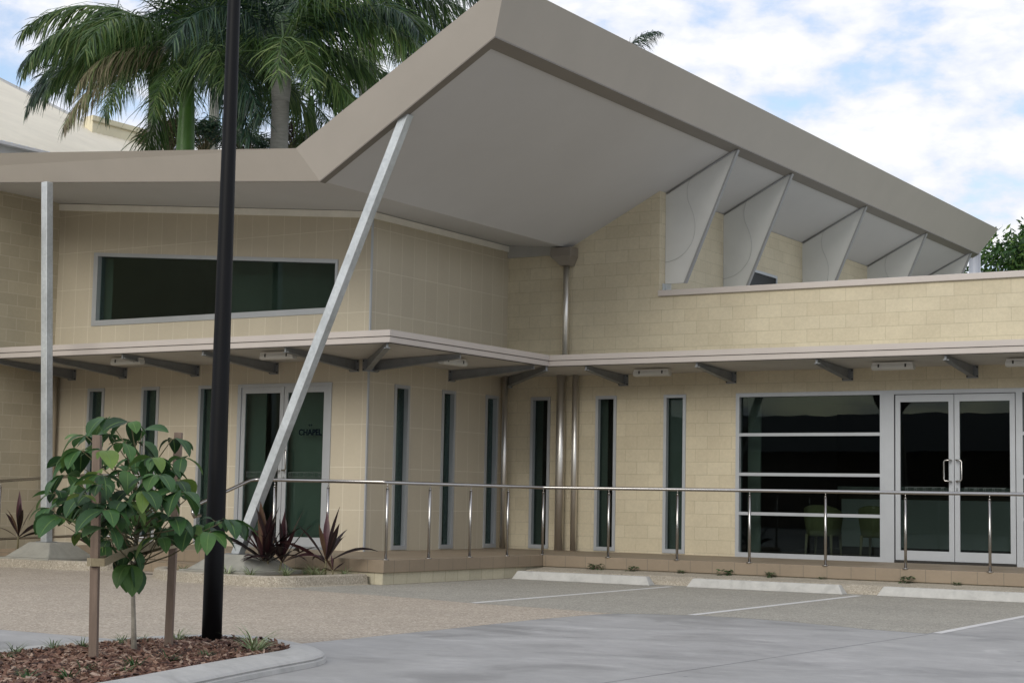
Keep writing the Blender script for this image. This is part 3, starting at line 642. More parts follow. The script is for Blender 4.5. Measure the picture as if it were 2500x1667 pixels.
# ---- furniture seen through the glass
dk_ = empty('reception_desk', (-7.5, 27.5, 0)); tag(dk_, 'pale reception desk seen dimly behind the glazed doors', 'desk')
wc2 = lambda o, p: setattr(o, 'matrix_parent_inverse', Matrix.Translation(-Vector(p.location))) or o
wc2(MB().box(-10.45, -4.4, 27.2, 27.9, .14, .93).build('front_panel', DESKM, dk_), dk_)
wc2(MB().box(-10.45, -4.4, 27.26, 27.9, .0, .14).build('kickboard', DESKD, dk_), dk_)
wc2(MB().box(-10.5, -4.35, 27.24, 27.95, .93, 1.02).build('counter_shadow', DESKD, dk_), dk_)  # dark strip standing in for the shadow under the overhanging counter top
wc2(MB().box(-10.5, -4.35, 27.14, 27.98, 1.02, 1.14).build('counter_top', DESKM, dk_, .01), dk_)
def tubchair(loc, lab):
    r = empty('armchair', loc); tag(r, lab, 'armchair', 'green tub chairs behind the window')
    mb = MB(); n = 18; rows = []
    for k in range(n + 1):
        a = R_(-115 + 230 * k / n); h = .82 - .16 * (abs(k - n / 2) / (n / 2)) ** 2.2; R1 = .31; R0 = .24
        x1, y1 = math.sin(a) * R1, -math.cos(a) * R1 * .95; x0, y0 = math.sin(a) * R0, -math.cos(a) * R0 * .95
        rows.append([(x1 * .86, y1 * .86, .36), (x1 * .98, y1 * .98, .6), (x1, y1, h - .02), ((x1 + x0) / 2, (y1 + y0) / 2, h), (x0, y0, h - .02), (x0, y0, .42)])
    for a_, b_ in zip(rows, rows[1:]):
        for j in range(5): mb.face([a_[j], b_[j], b_[j + 1], a_[j + 1]], smooth=True)
    mb.face(rows[0]); mb.face(rows[-1]); mb.build('back', CHG, r)
    s_ = MB(); s_.tube([(0, 0, .33), (0, 0, .345), (0, 0, .43), (0, 0, .45)], [.235, .27, .26, .22], 20); s_.build('seat', CHG, r)
    for sx in (-.2, .2):
        for sy in (-.19, .19): MB().tube([(sx * 1.08, sy * 1.1, 0), (sx, sy, .36)], [.015, .026], 8).build('leg', CHW, r)
    return r
tubchair((-10.0, 25.25, 0), 'green tub chair with pale legs, left of the two behind the window')
tubchair((-9.12, 25.3, 0), 'green tub chair with pale legs, right of the two behind the window')
# ---- terrace (tiled deck with steps and ramp)
TR = empty('tiled_terrace', (-15, 20, G)); tag(TR, 'brown tiled raised terrace with steps along the building front', 'terrace')
dk = [(-13.02, 17.73), (-13.02, 21.72), (4, 21.72)]
fl = [(-19.3, 18.52), (-17.66, 18.45), (-16.2, 18.22), (-14.6, 17.96), (-13.02, 17.73)]
def wc(o, p=TR): o.matrix_parent_inverse = Matrix.Translation(-Vector(p.location)); return o
def slab(mb, poly, z0, z1): mb.prism([(x, y, z0) for x, y in poly], (0, 0, z1 - z0))
mb = MB(); slab(mb, fl + [(-13.02, YA + 3.8), (-19.3, YA + 3.8)], -.165, 0); slab(mb, [(-13.02, 21.72), (4, 21.72), (4, YC + .19), (-13.02, YC + .19)], -.165, 0)
wc(mb.build('deck', DECK, TR, .006))
# ramp to the left
mb = MB(); z1 = -.28
mb.hexa([(-23.4, 18.60, G - .05), (-19.3, 18.52, G), (-19.3, YA, G), (-23.4, YA, G - .05), (-23.4, 18.60, -.27), (-19.3, 18.52, -.001), (-19.3, YA, -.001), (-23.4, YA, -.27)]); wc(mb.build('ramp', DECK, TR))
mb = MB(); slab(mb, [(-17.68, 18.10), (-15.72, 17.80), (-15.72, 18.4), (-17.68, 18.6)], G, -.166); wc(mb.build('step', DECK, TR, .006))
mb = MB(); ff = [(x, y + .03) for x, y in fl]
slab(mb, [(x, y) for x, y in ff[:-1]] + [(-13.05, 17.76), (-13.05, 21.8), (-14, 22), (-19.3, 22)], G, -.1655); slab(mb, [(-13.6, 21.75), (4, 21.75), (4, 22.5), (-13.6, 22.5)], G, -.1655)
wc(mb.build('base_course', brickmat('base_blocks', (.52, .47, .34), (.44, .40, .29), (.30, .26, .18), .3, .2, 0, .004, oz=.12, speck=.1, bumpk=.4), TR))
tag(MB().box(-17.5, -16.65, 17.42, 17.56, G - .003, G + .003).build('drain_grate', DARK), 'narrow dark drain grate in the pebble paving before the steps', 'drain')
# ---- handrails
def post(mb, x, y, z0, z1):
    mb.tube([(x, y, z0), (x, y, z1 - .075)], .019, 12); mb.tube([(x, y, z1 - .08), (x, y, z1 - .06)], [.021, .010], 12); mb.tube([(x, y, z1 - .07), (x, y, z1 - .01)], .007, 8); mb.tube([(x, y, z0), (x, y, z0 + .008)], .045, 14)
HR = empty('handrail', (-13.06, 21.74, 0)); tag(HR, 'long stainless steel handrail round the terrace edge on slim posts', 'handrail')
pth = [(-15.62, 16.95, .60), (-15.62, 17.02, .655), (-15.62, 18.08, 1.005), (-15.58, 18.16, 1.018), (-15.50, 18.17, 1.02), (-13.10, 17.79, 1.0), (-13.06, 17.83, 1.0), (-13.06, 21.70, .998), (-13.02, 21.74, .998), (4, 21.74, .998)]
mb = MB().tube(pth, .0235, 14); mb.tube([(-15.62, 16.95, .60), (-15.60, 16.93, .54), (-15.62, 16.98, .50), (-15.62, 17.1, .52)], .0235, 10); wc(mb.build('top_rail', INOX, HR), HR)
for x, y in ([(-13.06 + 0, q) for q in (17.83, 18.8, 19.8, 20.78)] + [(-13.04 + 1.115 * k, 21.74) for k in range(0, 16)] + [(-14.13, 17.95), (-15.2, 18.12)]):
    mb = MB(); post(mb, x, y, 0, 1.0); wc(mb.build('post', INOX, HR), HR)
mb = MB(); post(mb, -15.62, 17.25, G, .73); wc(mb.build('post', INOX, HR), HR)
mb = MB()
HL = empty('ramp_handrail', (-21, 18.6, 0)); tag(HL, 'stainless handrail rising along the ramp at the far left', 'handrail')
mb = MB().tube([(-24, 18.62, .80), (-19.3, 18.6, 1.06), (-18.0, 18.55, 1.06)], .0235, 12); wc(mb.build('top_rail', INOX, HL), HL)
mb = MB().tube([(-24, 18.62, -.12), (-19.3, 18.6, .14), (-18.0, 18.55, .14)], .02, 12); wc(mb.build('lower_rail', INOX, HL), HL)
for x in (-23.5, -22.4, -21.27, -20.2, -19.1, -18.02):
    z = max(-.3, -.27 + (x + 23.4) * .0657) if x < -19.3 else 0
    mb = MB(); post(mb, x, 18.61, z, z + 1.06); wc(mb.build('post', INOX, HL), HL)
# ---- steel columns on concrete footings
def footing(mb, c, wt, wb, zt, zb, slabw):
    x, y = c
    mb.hexa([(x - wb, y - wb, zb), (x + wb, y - wb, zb), (x + wb, y + wb, zb), (x - wb, y + wb, zb), (x - wt, y - wt, zt), (x + wt, y - wt, zt), (x + wt, y + wt, zt), (x - wt, y + wt, zt)])
    mb.box(x - slabw, x + slabw, y - slabw, y + slabw, zb - .06, zb)
def column(name, base, top, lab, wt, fw, zt):
    r = empty(name, (base[0], base[1], G)); tag(r, lab, 'column', 'steel columns carrying the roof edge')
    mb = MB().bar(base, top, .125, .125, (0, 1, 0)); wc(mb.build('shaft', GALV, r, .008), r)
    mb = MB(); footing(mb, (base[0], base[1] + .08), wt, fw, zt, -.17, fw + .07); wc(mb.build('footing', FOOT, r, .012), r)
    mb = MB(); mb.box(base[0] - .11, base[0] + .11, base[1] - .11, base[1] + .11, zt, zt + .012); wc(mb.build('base_plate', GALVD, r), r)
column('steel_column', (-19.24, 17.75, .05), (-19.44, 17.63, 5.46), 'upright galvanised square column at the left, on a concrete cone footing', .22, .46, .05)
column('steel_column', (-14.86, 17.0, .02), (-12.60, 17.42, 5.74), 'steeply raked galvanised column before the chapel doors', .26, .50, .03)
# ---- kerbs and beds
def curb(name, path, prof, mat, label, cat='kerb', closed=False):
    """prof: (offset outward, z) list ; path xy, outward = right of direction"""
    mb = MB(); n = len(path); rows = []
    for k in range(n):
        p = Vector(path[k]); a = Vector(path[max(0, k - 1)]); b = Vector(path[min(n - 1, k + 1)]); d = (b - a).normalized(); nn = Vector((d.y, -d.x))
        rows.append([(p.x + nn.x * o, p.y + nn.y * o, z) for o, z in prof])
    i = 0
    for r in rows: mb.v += r
    m = len(prof)
    for k in range(n - 1):
        for j in range(m - 1): mb.f.append((k * m + j, (k + 1) * m + j, (k + 1) * m + j + 1, k * m + j + 1))
    mb.f.append(tuple(range(m))); mb.f.append(tuple((n - 1) * m + q for q in reversed(range(m))))
    o = mb.build(name, mat); tag(o, label, cat); return o
def smooth(path, it=2):
    for _ in range(it):
        q = [path[0]]
        for a, b in zip(path, path[1:]):
            q += [(a[0] * .75 + b[0] * .25, a[1] * .75 + b[1] * .25), (a[0] * .25 + b[0] * .75, a[1] * .25 + b[1] * .75)]
        path = q + [path[-1]]
    return path
KP = [(-.12, G), (-.12, -.20), (-.09, -.185), (.0, -.185), (.03, -.20), (.05, -.31), (.08, G)]
c1 = smooth([(-16.35, 17.2), (-16.1, 16.75), (-15.4, 16.3), (-14.6, 16.15), (-13.75, 16.1), (-13.42, 16.35), (-13.38, 16.9), (-13.3, 17.72)], 2)
curb('planter_kerb', c1, KP, KERBA, 'exposed aggregate kerb round the bed at the raked column')
c2 = smooth([(-25, 17.55), (-21, 17.35), (-18.6, 17.3), (-17.9, 17.45), (-17.75, 17.9), (-17.75, 18.3)], 2)
curb('planter_kerb', c2, KP, KERBA, 'exposed aggregate kerb round the bed at the left upright column')
sheet('bed_soil', [(-16.2, 17.9)] + [(x, y + .06) for x, y in c1] + [(-13.1, 17.9)], -.225, SOIL)
sheet('bed_soil', [(-25, 18.7)] + [(x, y + .08) for x, y in c2] + [(-17.9, 18.7)], -.225, SOIL)
mb = MB(); mb.prism([(-12.98, 21.74, G), (-12.98, 21.02, G), (-12.98, 21.06, -.27), (-12.98, 21.2, -.205), (-12.98, 21.74, -.175)], (17, 0, 0)); tag(mb.build('aggregate_kerb', KERBA), 'low exposed aggregate kerb along the foot of the tiled terrace', 'kerb')
# wheel stops
def wheelstop():
    r = MB(); L_ = 1.075; pr = lambda x, s: [(x, -.085, 0), (x, -.05, .105 * s), (x, .05, .105 * s), (x, .085, 0)]
    a = [(-L_, -.095, 0), (-L_, .095, 0), (L_, .095, 0), (L_, -.095, 0)]; b = [(-L_ + .07, -.045, .12), (-L_ + .07, .06, .12), (L_ - .07, .06, .12), (L_ - .07, -.045, .12)]
    r.hexa([a[0], a[3], a[2], a[1], b[0], b[3], b[2], b[1]])
    o = r.build('wheel_stop', CONCS, None, .012); return o
ws = wheelstop()
for k, (x, y, lb) in enumerate([(-11.78, 20.72, 'leftmost concrete wheel stop, with grey paint scuffs'), (-9.05, 20.8, 'middle concrete wheel stop between the bay lines'), (-6.42, 20.9, 'rightmost concrete wheel stop, cut by the picture edge')]):
    o = ws if k == 0 else ws.copy()
    if k: COL.objects.link(o)
    o.location = (x, y, G); tag(o, lb, 'wheel stop', 'concrete wheel stops in the parking bays')
    if k == 0: o.scale.x = 1.03
    for (q, h) in ((-.8, .03), (.80, .03)):
        m_ = MB().tube([(q * .98, -.0, .1195), (q * .98, 0, .1225)], .028, 12)
        if k == 0: m_.tube([(q * .98 + .09, -.0, .1195), (q * .98 + .09, 0, .1225)], .025, 12)
        b_ = m_.build('fixing_patch', TRIM, o)
# ------------------------------------------------------------------ foreground island
IN = [(-8.3, 2.0), (-8.42, 5.5), (-8.5, 7.4), (-8.62, 8.0), (-8.66, 8.5), (-8.6, 9.0), (-8.5, 9.33), (-8.3, 9.5), (-8.05, 9.48), (-7.78, 9.36), (-7.5, 9.18), (-7.34, 8.95), (-7.26, 8.6), (-7.2, 8.3), (-7.08, 7.8), (-6.93, 7.25), (-6.82, 6.85), (-6.72, 6.3), (-6.5, 4.0), (-6.4, 2.0)]
IN = smooth(IN, 1)
KI = [(-.02, G), (-.02, -.235), (.0, -.222), (.07, -.218), (.17, -.238), (.215, -.258), (.228, -.272), (.222, -.283), (.238, -.29), (.242, G)]
curb('island_kerb', list(reversed(IN)), KI, CONCK, 'broad pale concrete kerb curving round the mulched island')
sheet('island_soil', IN, -.245, MULB)
def inpoly(x, y, P):
    c = False; j = len(P) - 1
    for i in range(len(P)):
        if (P[i][1] > y) != (P[j][1] > y) and x < (P[j][0] - P[i][0]) * (y - P[i][1]) / (P[j][1] - P[i][1]) + P[i][0]: c = not c
        j = i
    return c
rr = random.Random(5)
mb = MB(); cnt = 0
while cnt < 9500:
    x = rr.uniform(-8.65, -6.6); y = rr.uniform(5.2, 9.5)
    if not (inpoly(x + .03, y, IN) and inpoly(x - .03, y, IN) and inpoly(x, y + .03, IN)): continue
    l = rr.uniform(.012, .04); wd = l * rr.uniform(.2, .5); th = rr.uniform(.002, .005)
    e = Euler((rr.gauss(0, .35), rr.gauss(0, .35), rr.uniform(0, 6.28))).to_matrix(); c = Vector((x, y, -.24 + abs(rr.gauss(0, .009))))
    mb.hexa([c + e @ Vector(q) for q in ((-l, -wd, -th), (l * .8, -wd * .7, -th), (l, wd, -th), (-l * .7, wd * .8, -th), (-l, -wd, th), (l * .8, -wd * .7, th), (l, wd, th), (-l * .7, wd * .8, th))]); cnt += 1
tag(mb.build('bark_mulch', CHIP), 'red brown bark mulch covering the island bed', kind='stuff')
# lamp pole
LPB = (-8.255, 9.2)
lp = empty('lamp_post', (LPB[0], LPB[1], -.24)); tag(lp, 'tall black lamp post standing in the mulched island', 'lamp post')
MB().tube([(0, 0, -.05), (0, 0, .6), (0, 0, 4.7), (0, 0, 6.6)], [.072, .070, .0465, .036], 24).build('pole', BLK, lp)
mb = MB().box(-.09, .09, -.09, .5, 6.55, 6.66); mb.build('lamp_head', BLK, lp, .02); MB().box(-.06, .06, .1, .45, 6.54, 6.549).build('lens', LAMPD, lp)
# stakes
def stake(name, x, y, h, lab, lean, wd=.05):
    r = empty(name, (x, y, -.24)); tag(r, lab, 'stake', 'timber stakes either side of the young tree')
    mb = MB(); a = wd / 2; c = math.cos(R_(30)); s = math.sin(R_(30)); P = [(a * (c * i - s * j), a * (s * i + c * j)) for i, j in ((-1, -1), (1, -1), (1, 1), (-1, 1))]
    mb.hexa([(p[0], p[1], -.05) for p in P] + [(p[0] + lean[0], p[1] + lean[1], h) for p in P]); mb.build('shaft', STAKE, r, .003)
    return r
st1 = stake('wooden_stake', -7.86, 7.68, 1.40, 'left hardwood stake, in front of the young tree', (-.05, 0), .051)
st2 = stake('wooden_stake', -8.13, 8.63, 1.46, 'right hardwood stake, between the young tree and black pole', (.02, 0), .051)
# ------------------------------------------------------------------ sapling
def ray_pt(sx, sy, y):        # point of the vertical plane y=const seen at that place when the sapling was measured
    d = M.to_3x3() @ Vector((sx - 1250, -(sy - 833.5), -4120.66)); t = y / d.y; return Vector((0, 0, .8)) + d * t
TB = Vector((-8.045, 8.22, -.24))
sp = empty('young_tree', TB); tag(sp, 'young staked tree with large glossy green leaves in the island', 'tree')
trunk = [Vector((0, 0, -.03)), Vector((-.015, 0, .2)), Vector((-.035, 0, .42)), Vector((-.02, .01, .62)), Vector((-.03, 0, .8)), Vector((-.01, .02, 1.0)), Vector((0, .02, 1.2)), Vector((.01, .0, 1.42))]
mb = MB().tube(trunk, [.022, .016, .0145, .014, .012, .010, .008, .006], 10)
leaves = MB(); twigs = MB(); rl = random.Random(23)
def leaf(mb, base, dirv, ln, wd, droop, rng, fold=.10, nseg=6):
    d = Vector(dirv).normalized(); pts = [Vector(base)]; cur = d.copy()
    for k in range(nseg):
        cur = (cur + Vector((0, 0, -droop)) * .33).normalized(); pts.append(pts[-1] + cur * ln / nseg)
    prof = [.10, .62, .95, 1.0, .84, .52, .04]
    side = d.cross(Vector((0, 0, 1))); 
    if side.length < .1: side = Vector((1, 0, 0))
    side = side.normalized() + Vector((0, 0, rng.uniform(-.5, .5)))
    mb.strip(pts, [wd * p for p in prof], side, fold)
# cluster positions measured as (photo x, photo y, world y): branch ends of the crown
CL = [(265, 1022, 8.2), (318, 1030, 8.1), (345, 1052, 8.35), (210, 1065, 8.15), (420, 1072, 8.3), (300, 1082, 7.85), (245, 1110, 8.4), (180, 1125, 8.2), (375, 1118, 8.0),
      (445, 1118, 8.3), (160, 1160, 8.0), (222, 1165, 7.9), (310, 1150, 7.8), (385, 1160, 7.85), (430, 1175, 8.1), (135, 1205, 8.2), (178, 1225, 8.05), (265, 1205, 8.2),
      (325, 1200, 7.85), (400, 1215, 8.0), (465, 1210, 8.35), (150, 1262, 7.95), (225, 1255, 8.25), (285, 1265, 7.95), (345, 1255, 8.2), (420, 1262, 7.9), (525, 1272, 8.3),
      (205, 1300, 8.0), (270, 1318, 8.15), (318, 1345, 8.1), (390, 1312, 8.0), (465, 1290, 8.15), (555, 1268, 8.2), (510, 1300, 8.05), (245, 1240, 7.9), (355, 1225, 8.35), (190, 1190, 8.4), (290, 1175, 8.45), (235, 1285, 8.35), (238, 1230, 7.5), (262, 1290, 7.5), (250, 1160, 7.55), (300, 1225, 7.6), (120, 1240, 8.1), (205, 1215, 8.35), (400, 1290, 8.3), (255, 1335, 7.9), (330, 1120, 8.2), (280, 1140, 8.0), (400, 1130, 8.3), (252, 1100, 7.45), (318, 1380, 8.05), (245, 1185, 7.42), (260, 1245, 7.45), (200, 1100, 8.0), (330, 1080, 8.3), (350, 1200, 7.7), (300, 1240, 8.3), (215, 1210, 7.7), (410, 1150, 8.15), (165, 1215, 8.3), (270, 1060, 8.4), (380, 1250, 8.3), (440, 1200, 7.9)]
for (cx_, cy_, wy) in CL:
    p = ray_pt(cx_, cy_, wy) - TB
    zt = min(max(p.z - .25, .42), 1.3); t0 = Vector((-.02, 0, zt)); mid = (t0 + p) / 2 + Vector((0, 0, -.03))
    twigs.tube([t0, mid, p], [.006, .0045, .003], 5)
    nl = rl.choice((4, 5, 6, 7)); a0 = rl.uniform(0, 6.28); out = Vector((p.x, p.y, 0)) * .9
    for k in range(nl):
        a = a0 + k * 2.4; d = Vector((math.cos(a), math.sin(a), rl.uniform(-.15, .35))) + out * 1.1
        ln = rl.choice((.08, .11, .14, .16, .18, .20, .23)) * rl.uniform(.85, 1.1); b0 = p + d.normalized() * .02
        twigs.tube([p, b0], .0022, 4, cap=False); leaf(leaves, b0, d, ln, ln * rl.uniform(.46, .64), rl.uniform(.3, 1.2) + (.9 if p.z < .75 else 0), rl)
for (x0, y0, x1, y1, wy) in ((300, 1330, 250, 1270, 8.1), (305, 1300, 400, 1225, 8.2), (330, 1310, 470, 1285, 8.1), (310, 1345, 322, 1322, 8.1)):
    twigs.tube([ray_pt(x0, y0, 8.2) - TB, ray_pt(x1, y1, wy) - TB], [.006, .003], 6)
mb.build('trunk', BARK, sp); leaves.build('crown', LEAF, sp); twigs.build('branches', TWIG, sp)
# tie between the stakes
mb = MB()
def band(P, h=.05):
    for a, b in zip(P, P[1:]):
        a = Vector(a); b = Vector(b); d = (b - a).normalized(); n = Vector((d.y, -d.x, 0)) * .003; u = Vector((0, 0, h / 2))
        mb.hexa([a - u - n, b - u - n, b - u + n, a - u + n, a + u - n, b + u - n, b + u + n, a + u + n])
zt = .365
band([(-7.93, 7.66, zt), (-7.86, 7.63, zt), (-7.80, 7.68, zt + .0), (-7.93, 7.95, zt + .04), (-8.03, 8.2, zt + .07), (-8.08, 8.4, zt + .09), (-8.16, 8.6, zt + .1), (-8.17, 8.68, zt + .1), (-8.09, 8.67, zt + .1), (-8.04, 8.45, zt + .08), (-8.09, 8.2, zt + .05), (-7.99, 7.95, zt + .02), (-7.93, 7.72, zt), (-7.93, 7.66, zt)])
tag(mb.build('tree_tie', TIE), 'hessian webbing tie looped between the two stakes', 'tie')
# ------------------------------------------------------------------ grass tufts
def tuft(name, n, h, mat, spread=.5, wd=.006, seed=1):
    r = random.Random(seed); mb = MB()
    for k in range(n):
        a = r.uniform(0, 6.28); el = r.uniform(.25, 1.0) ; L_ = h * r.uniform(.6, 1.1); p = Vector((r.gauss(0, .012), r.gauss(0, .012), -.01)); d = Vector((math.cos(a) * spread * (1.3 - el), math.sin(a) * spread * (1.3 - el), 1)).normalized(); pts = [p]
        for q in range(4): d = (d + Vector((math.cos(a), math.sin(a), -.55)) * .16 * (1 + q * .4)).normalized(); pts.append(pts[-1] + d * L_ / 4)
        mb.strip(pts, [wd, wd * 1.1, wd, wd * .7, wd * .1], (-math.sin(a), math.cos(a), 0))
    return mb.build(name, mat)
protos = {}
def place_tuft(kind, x, y, z, s, lab, grp):
    key, mat, n, h, wd = kind
    if key not in protos:
        o = tuft('grass_tuft', n, h, mat, .9, wd, hash(key) % 7 + len(protos)); protos[key] = o
    else: o = protos[key].copy(); COL.objects.link(o)
    o.location = (x, y, z); o.scale = (s, s, s); o.rotation_euler = (0, 0, (x * 37.7 + y * 11.3) % 6.28); tag(o, lab, 'grass tuft', grp); return o
def gp(ex, ey, z=-.235):       # spot on the island bed (measured coordinates of the enlarged strip)
    d = M.to_3x3() @ Vector((ex * .38265 - 1250, -(1440 + ey * .3828 - 833.5), -4120.66)); t = (z - .8) / d.z; q = Vector((0, 0, .8)) + d * t; return q.x, q.y
KD = ('d', GRS, 34, .20, .006); KV = ('v', GRSV, 46, .24, .008); KG = ('g', WEED, 26, .13, .007)
for (ex, ey, k, s, lb) in [(335, 385, KD, .9, 'dark strappy tuft on the kerb edge left of the left stake'), (530, 368, KD, .85, 'grey green tuft just left of the left stake'), (775, 345, KD, .85, 'thin tuft between left stake and sapling trunk'),
                           (925, 332, KD, .7, 'small tuft between sapling trunk and right stake'), (1135, 322, KV, .75, 'pale tuft between right stake and black pole'), (1625, 395, KV, 1.25, 'large variegated tuft right of the black pole'),
                           (855, 490, KG, 1.1, 'bright green tuft in front of the sapling trunk'), (1085, 455, KG, 1.1, 'green tuft in front of the right stake'), (1315, 425, KG, .9, 'low dark tuft in front of the black pole'),
                           (800, 530, KG, .9, 'small green tuft by the kerb in front of the sapling'), (545, 520, KG, 1.0, 'green tuft right under the left stake'), (430, 570, KG, 1.1, 'green tuft near the bottom of the mulch'),
                           (175, 565, KG, 1.1, 'wispy tuft at the lower left of the mulch'), (95, 410, KD, .9, 'tuft at the left edge beside the back kerb'), (45, 440, KG, 1.0, 'green tuft at the left picture edge'), (1525, 405, KG, .6, 'tiny tuft left of the variegated clump')]:
    x, y = gp(ex, ey); place_tuft(k, x, y, -.24, s, lb, 'grass tufts in the mulched island')
for (x, y, s, k, lb) in [(-14.55, 16.45, .8, KV, 'pale tuft left in the bed under the raked column'), (-14.15, 16.45, .8, KV, 'pale tuft near the kerb joint of the bed'), (-13.98, 16.95, .9, KV, 'pale tuft right of the big cordyline'), (-13.95, 17.45, .9, KV, 'upright pale tuft between the two cordylines'),
                       (-14.2, 17.6, .6, KD, 'dark tuft at the tile edge between the cordylines'), (-13.75, 17.35, .8, KV, 'pale tuft just left of the small cordyline'), (-13.5, 17.55, .7, KV, 'thin tuft right of the small cordyline'), (-15.55, 16.75, .8, KD, 'grey tuft left of the raked column footing'), (-14.4, 16.6, .6, KD, 'dark tuft before the footing')]:
    place_tuft(k, x, y, -.225, s * 1.35, lb, 'grass tufts in the bed under the raked column')
# weeds on the aggregate kerb
def weed(seed):
    r = random.Random(seed); mb = MB()
    for k in range(46):
        a = r.uniform(0, 6.28); rad = r.uniform(0, .085); p = Vector((math.cos(a) * rad, math.sin(a) * rad * .5, r.uniform(0, .07))); d = Vector((math.cos(a), math.sin(a), r.uniform(-.2, .9)))
        leaf(mb, p, d, .035, .022, .4, r, .1, 6)
    return mb.build('weed', WEED)
wproto = None
for k, (x, s, lb) in enumerate([(-12.1, .9, 'weed at the terrace foot behind the leftmost wheel stop'), (-11.47, .8, 'weed at the terrace foot below the leftmost slit window post'), (-10.7, .5, 'small weed at the terrace foot between left and middle wheel stops'), (-10.0, .85, 'weed above the left end of the middle wheel stop'),
                                (-9.35, .75, 'weed behind the middle of the middle wheel stop'), (-8.6, .4, 'tiny weed behind the right end of the middle wheel stop'), (-7.42, 1.0, 'leafy weed below the glazed doors, above the right wheel stop'), (-6.75, .45, 'small weed above the right wheel stop')]):
    o = weed(3) if k == 0 else wproto.copy()
    if k: COL.objects.link(o)
    else: wproto = o
    o.location = (x, 21.66, -.185); s *= 1.75; o.scale = (s, s, s * .8); o.rotation_euler = (0, 0, k * 1.3); tag(o, lb, 'weed', 'weeds along the foot of the terrace')
# ------------------------------------------------------------------ cordylines
def cordyline(x, y, z, n, h, seed, lab, spread=.8, stems=1):
    r = random.Random(seed); root = empty('cordyline', (x, y, z)); tag(root, lab, 'plant', 'dark red cordylines in the beds')
    st = MB(); lf = MB()
    for s_ in range(stems):
        ox = r.uniform(-.12, .12) if stems > 1 else 0; oy = r.uniform(-.08, .08) if stems > 1 else 0; hh = h * r.uniform(.22, .34)
        tip = Vector((ox * 1.5, oy * 1.5, hh)); st.tube([(ox, oy, -.02), tip], [.014, .011], 8)
        for k in range(n):
            f = k / n; a = k * 2.4 + r.uniform(-.3, .3); el = 1.45 - f * 1.25 + r.uniform(-.15, .15); el = max(.38, el)
            d = Vector((math.cos(a) * math.cos(el), math.sin(a) * math.cos(el), math.sin(el))); L_ = h * r.uniform(.55, .85) * (1.0 if f > .15 else 1.05); wd = L_ * r.uniform(.12, .17)
            base = tip + Vector((0, 0, -hh * .35 * f)); pts = [base]; cur = d.copy(); dr = r.uniform(.05, .22) + (.2 if f > .75 else 0)
            for q in range(7): cur = (cur + Vector((0, 0, -dr * .35 * (q * .3)))).normalized(); pts.append(pts[-1] + cur * L_ / 7)
            prof = [.22, .34, .7, .98, 1.0, .8, .42, .03]; sd = d.cross(Vector((0, 0, 1)));
            if sd.length < .15: sd = Vector((math.sin(a), -math.cos(a), 0))
            lf.strip(pts, [wd * p for p in prof], sd.normalized() + Vector((0, 0, r.uniform(-.6, .6))), .14)
    st.build('stem', TWIG, root); lf.build('leaves', CORD, root); return root
cordyline(-14.42, 17.2, -.22, 16, .88, 4, 'bushy dark red cordyline beside the raked column', stems=3)
cordyline(-13.72, 17.42, -.22, 10, .88, 8, 'sparse upright cordyline with a wide red leaf, right in the bed')
cordyline(-13.60, 17.42, -.22, 5, .30, 12, 'tiny dark cordyline sprout at the foot of the sparse one')
cordyline(-20.15, 18.02, -.1, 9, .75, 15, 'dark cordyline left of the upright column, at the picture edge')
cordyline(-18.45, 17.9, -.2, 12, .85, 19, 'dark cordyline half hidden behind the young tree')
mb = MB(); leaf(mb, (-6.995, 7.0, -.22), (1, .2, .3), .06, .035, .5, random.Random(2)); tag(mb.build('fallen_leaf', DRYL), 'orange dead leaf lying on the mulch', 'leaf')
# ------------------------------------------------------------------ background building
def at(sx, sy, depth):
    return Vector((0, 0, .8)) + M.to_3x3() @ (Vector((sx - 1250, -(sy - 833.5), -4120.66)) * (depth / 4120.66))
BB = empty('neighbour_building', (-31, 40, G)); tag(BB, 'pale building behind with corrugated hipped roof and cream parapet', 'building')
bwc = lambda o: wc(o, BB)
def corr(rows, amp=.03):
    mb = MB(); last = None
    for k, (a, b) in enumerate(rows):
        o = Vector((.4, 0, .9)) * (amp if k % 2 else 0); a = Vector(a) + o; b = Vector(b) + o
        if last: mb.face([last[0], a, b, last[1]])
        last = (a, b)
    return mb
TN = math.tan(R_(25)); zr = lambda x: 10.0 + TN * (-34.93 - x)
rows = []
for k in range(0, 420):
    y = 4 + k * .13; xr = -45.55 if y < 38.6 else (-40.6 if y < 42 else -39.9)
    rows.append(((-34.93, y, 10.0), (xr, y, zr(xr))))
bwc(corr(rows).build('roof_slope', CORR, BB))
mb = MB().tube([(-45.6, 4, zr(-45.6)), (-45.6, 38.6, zr(-45.6)), (-40.6, 38.75, zr(-40.6)), (-40.4, 42, zr(-40.4))], .10, 8); bwc(mb.build('ridge_cap', simple('ridge_grey', (.42, .42, .42), .5, .1), BB))
bwc(MB().box(-34.95, -34.78, 4, 58, 9.90, 9.98).build('gutter', LILAC, BB))
bwc(MB().box(-45.5, -35.02, 4, 58, G, 10.02).build('wall', LILAC, BB))
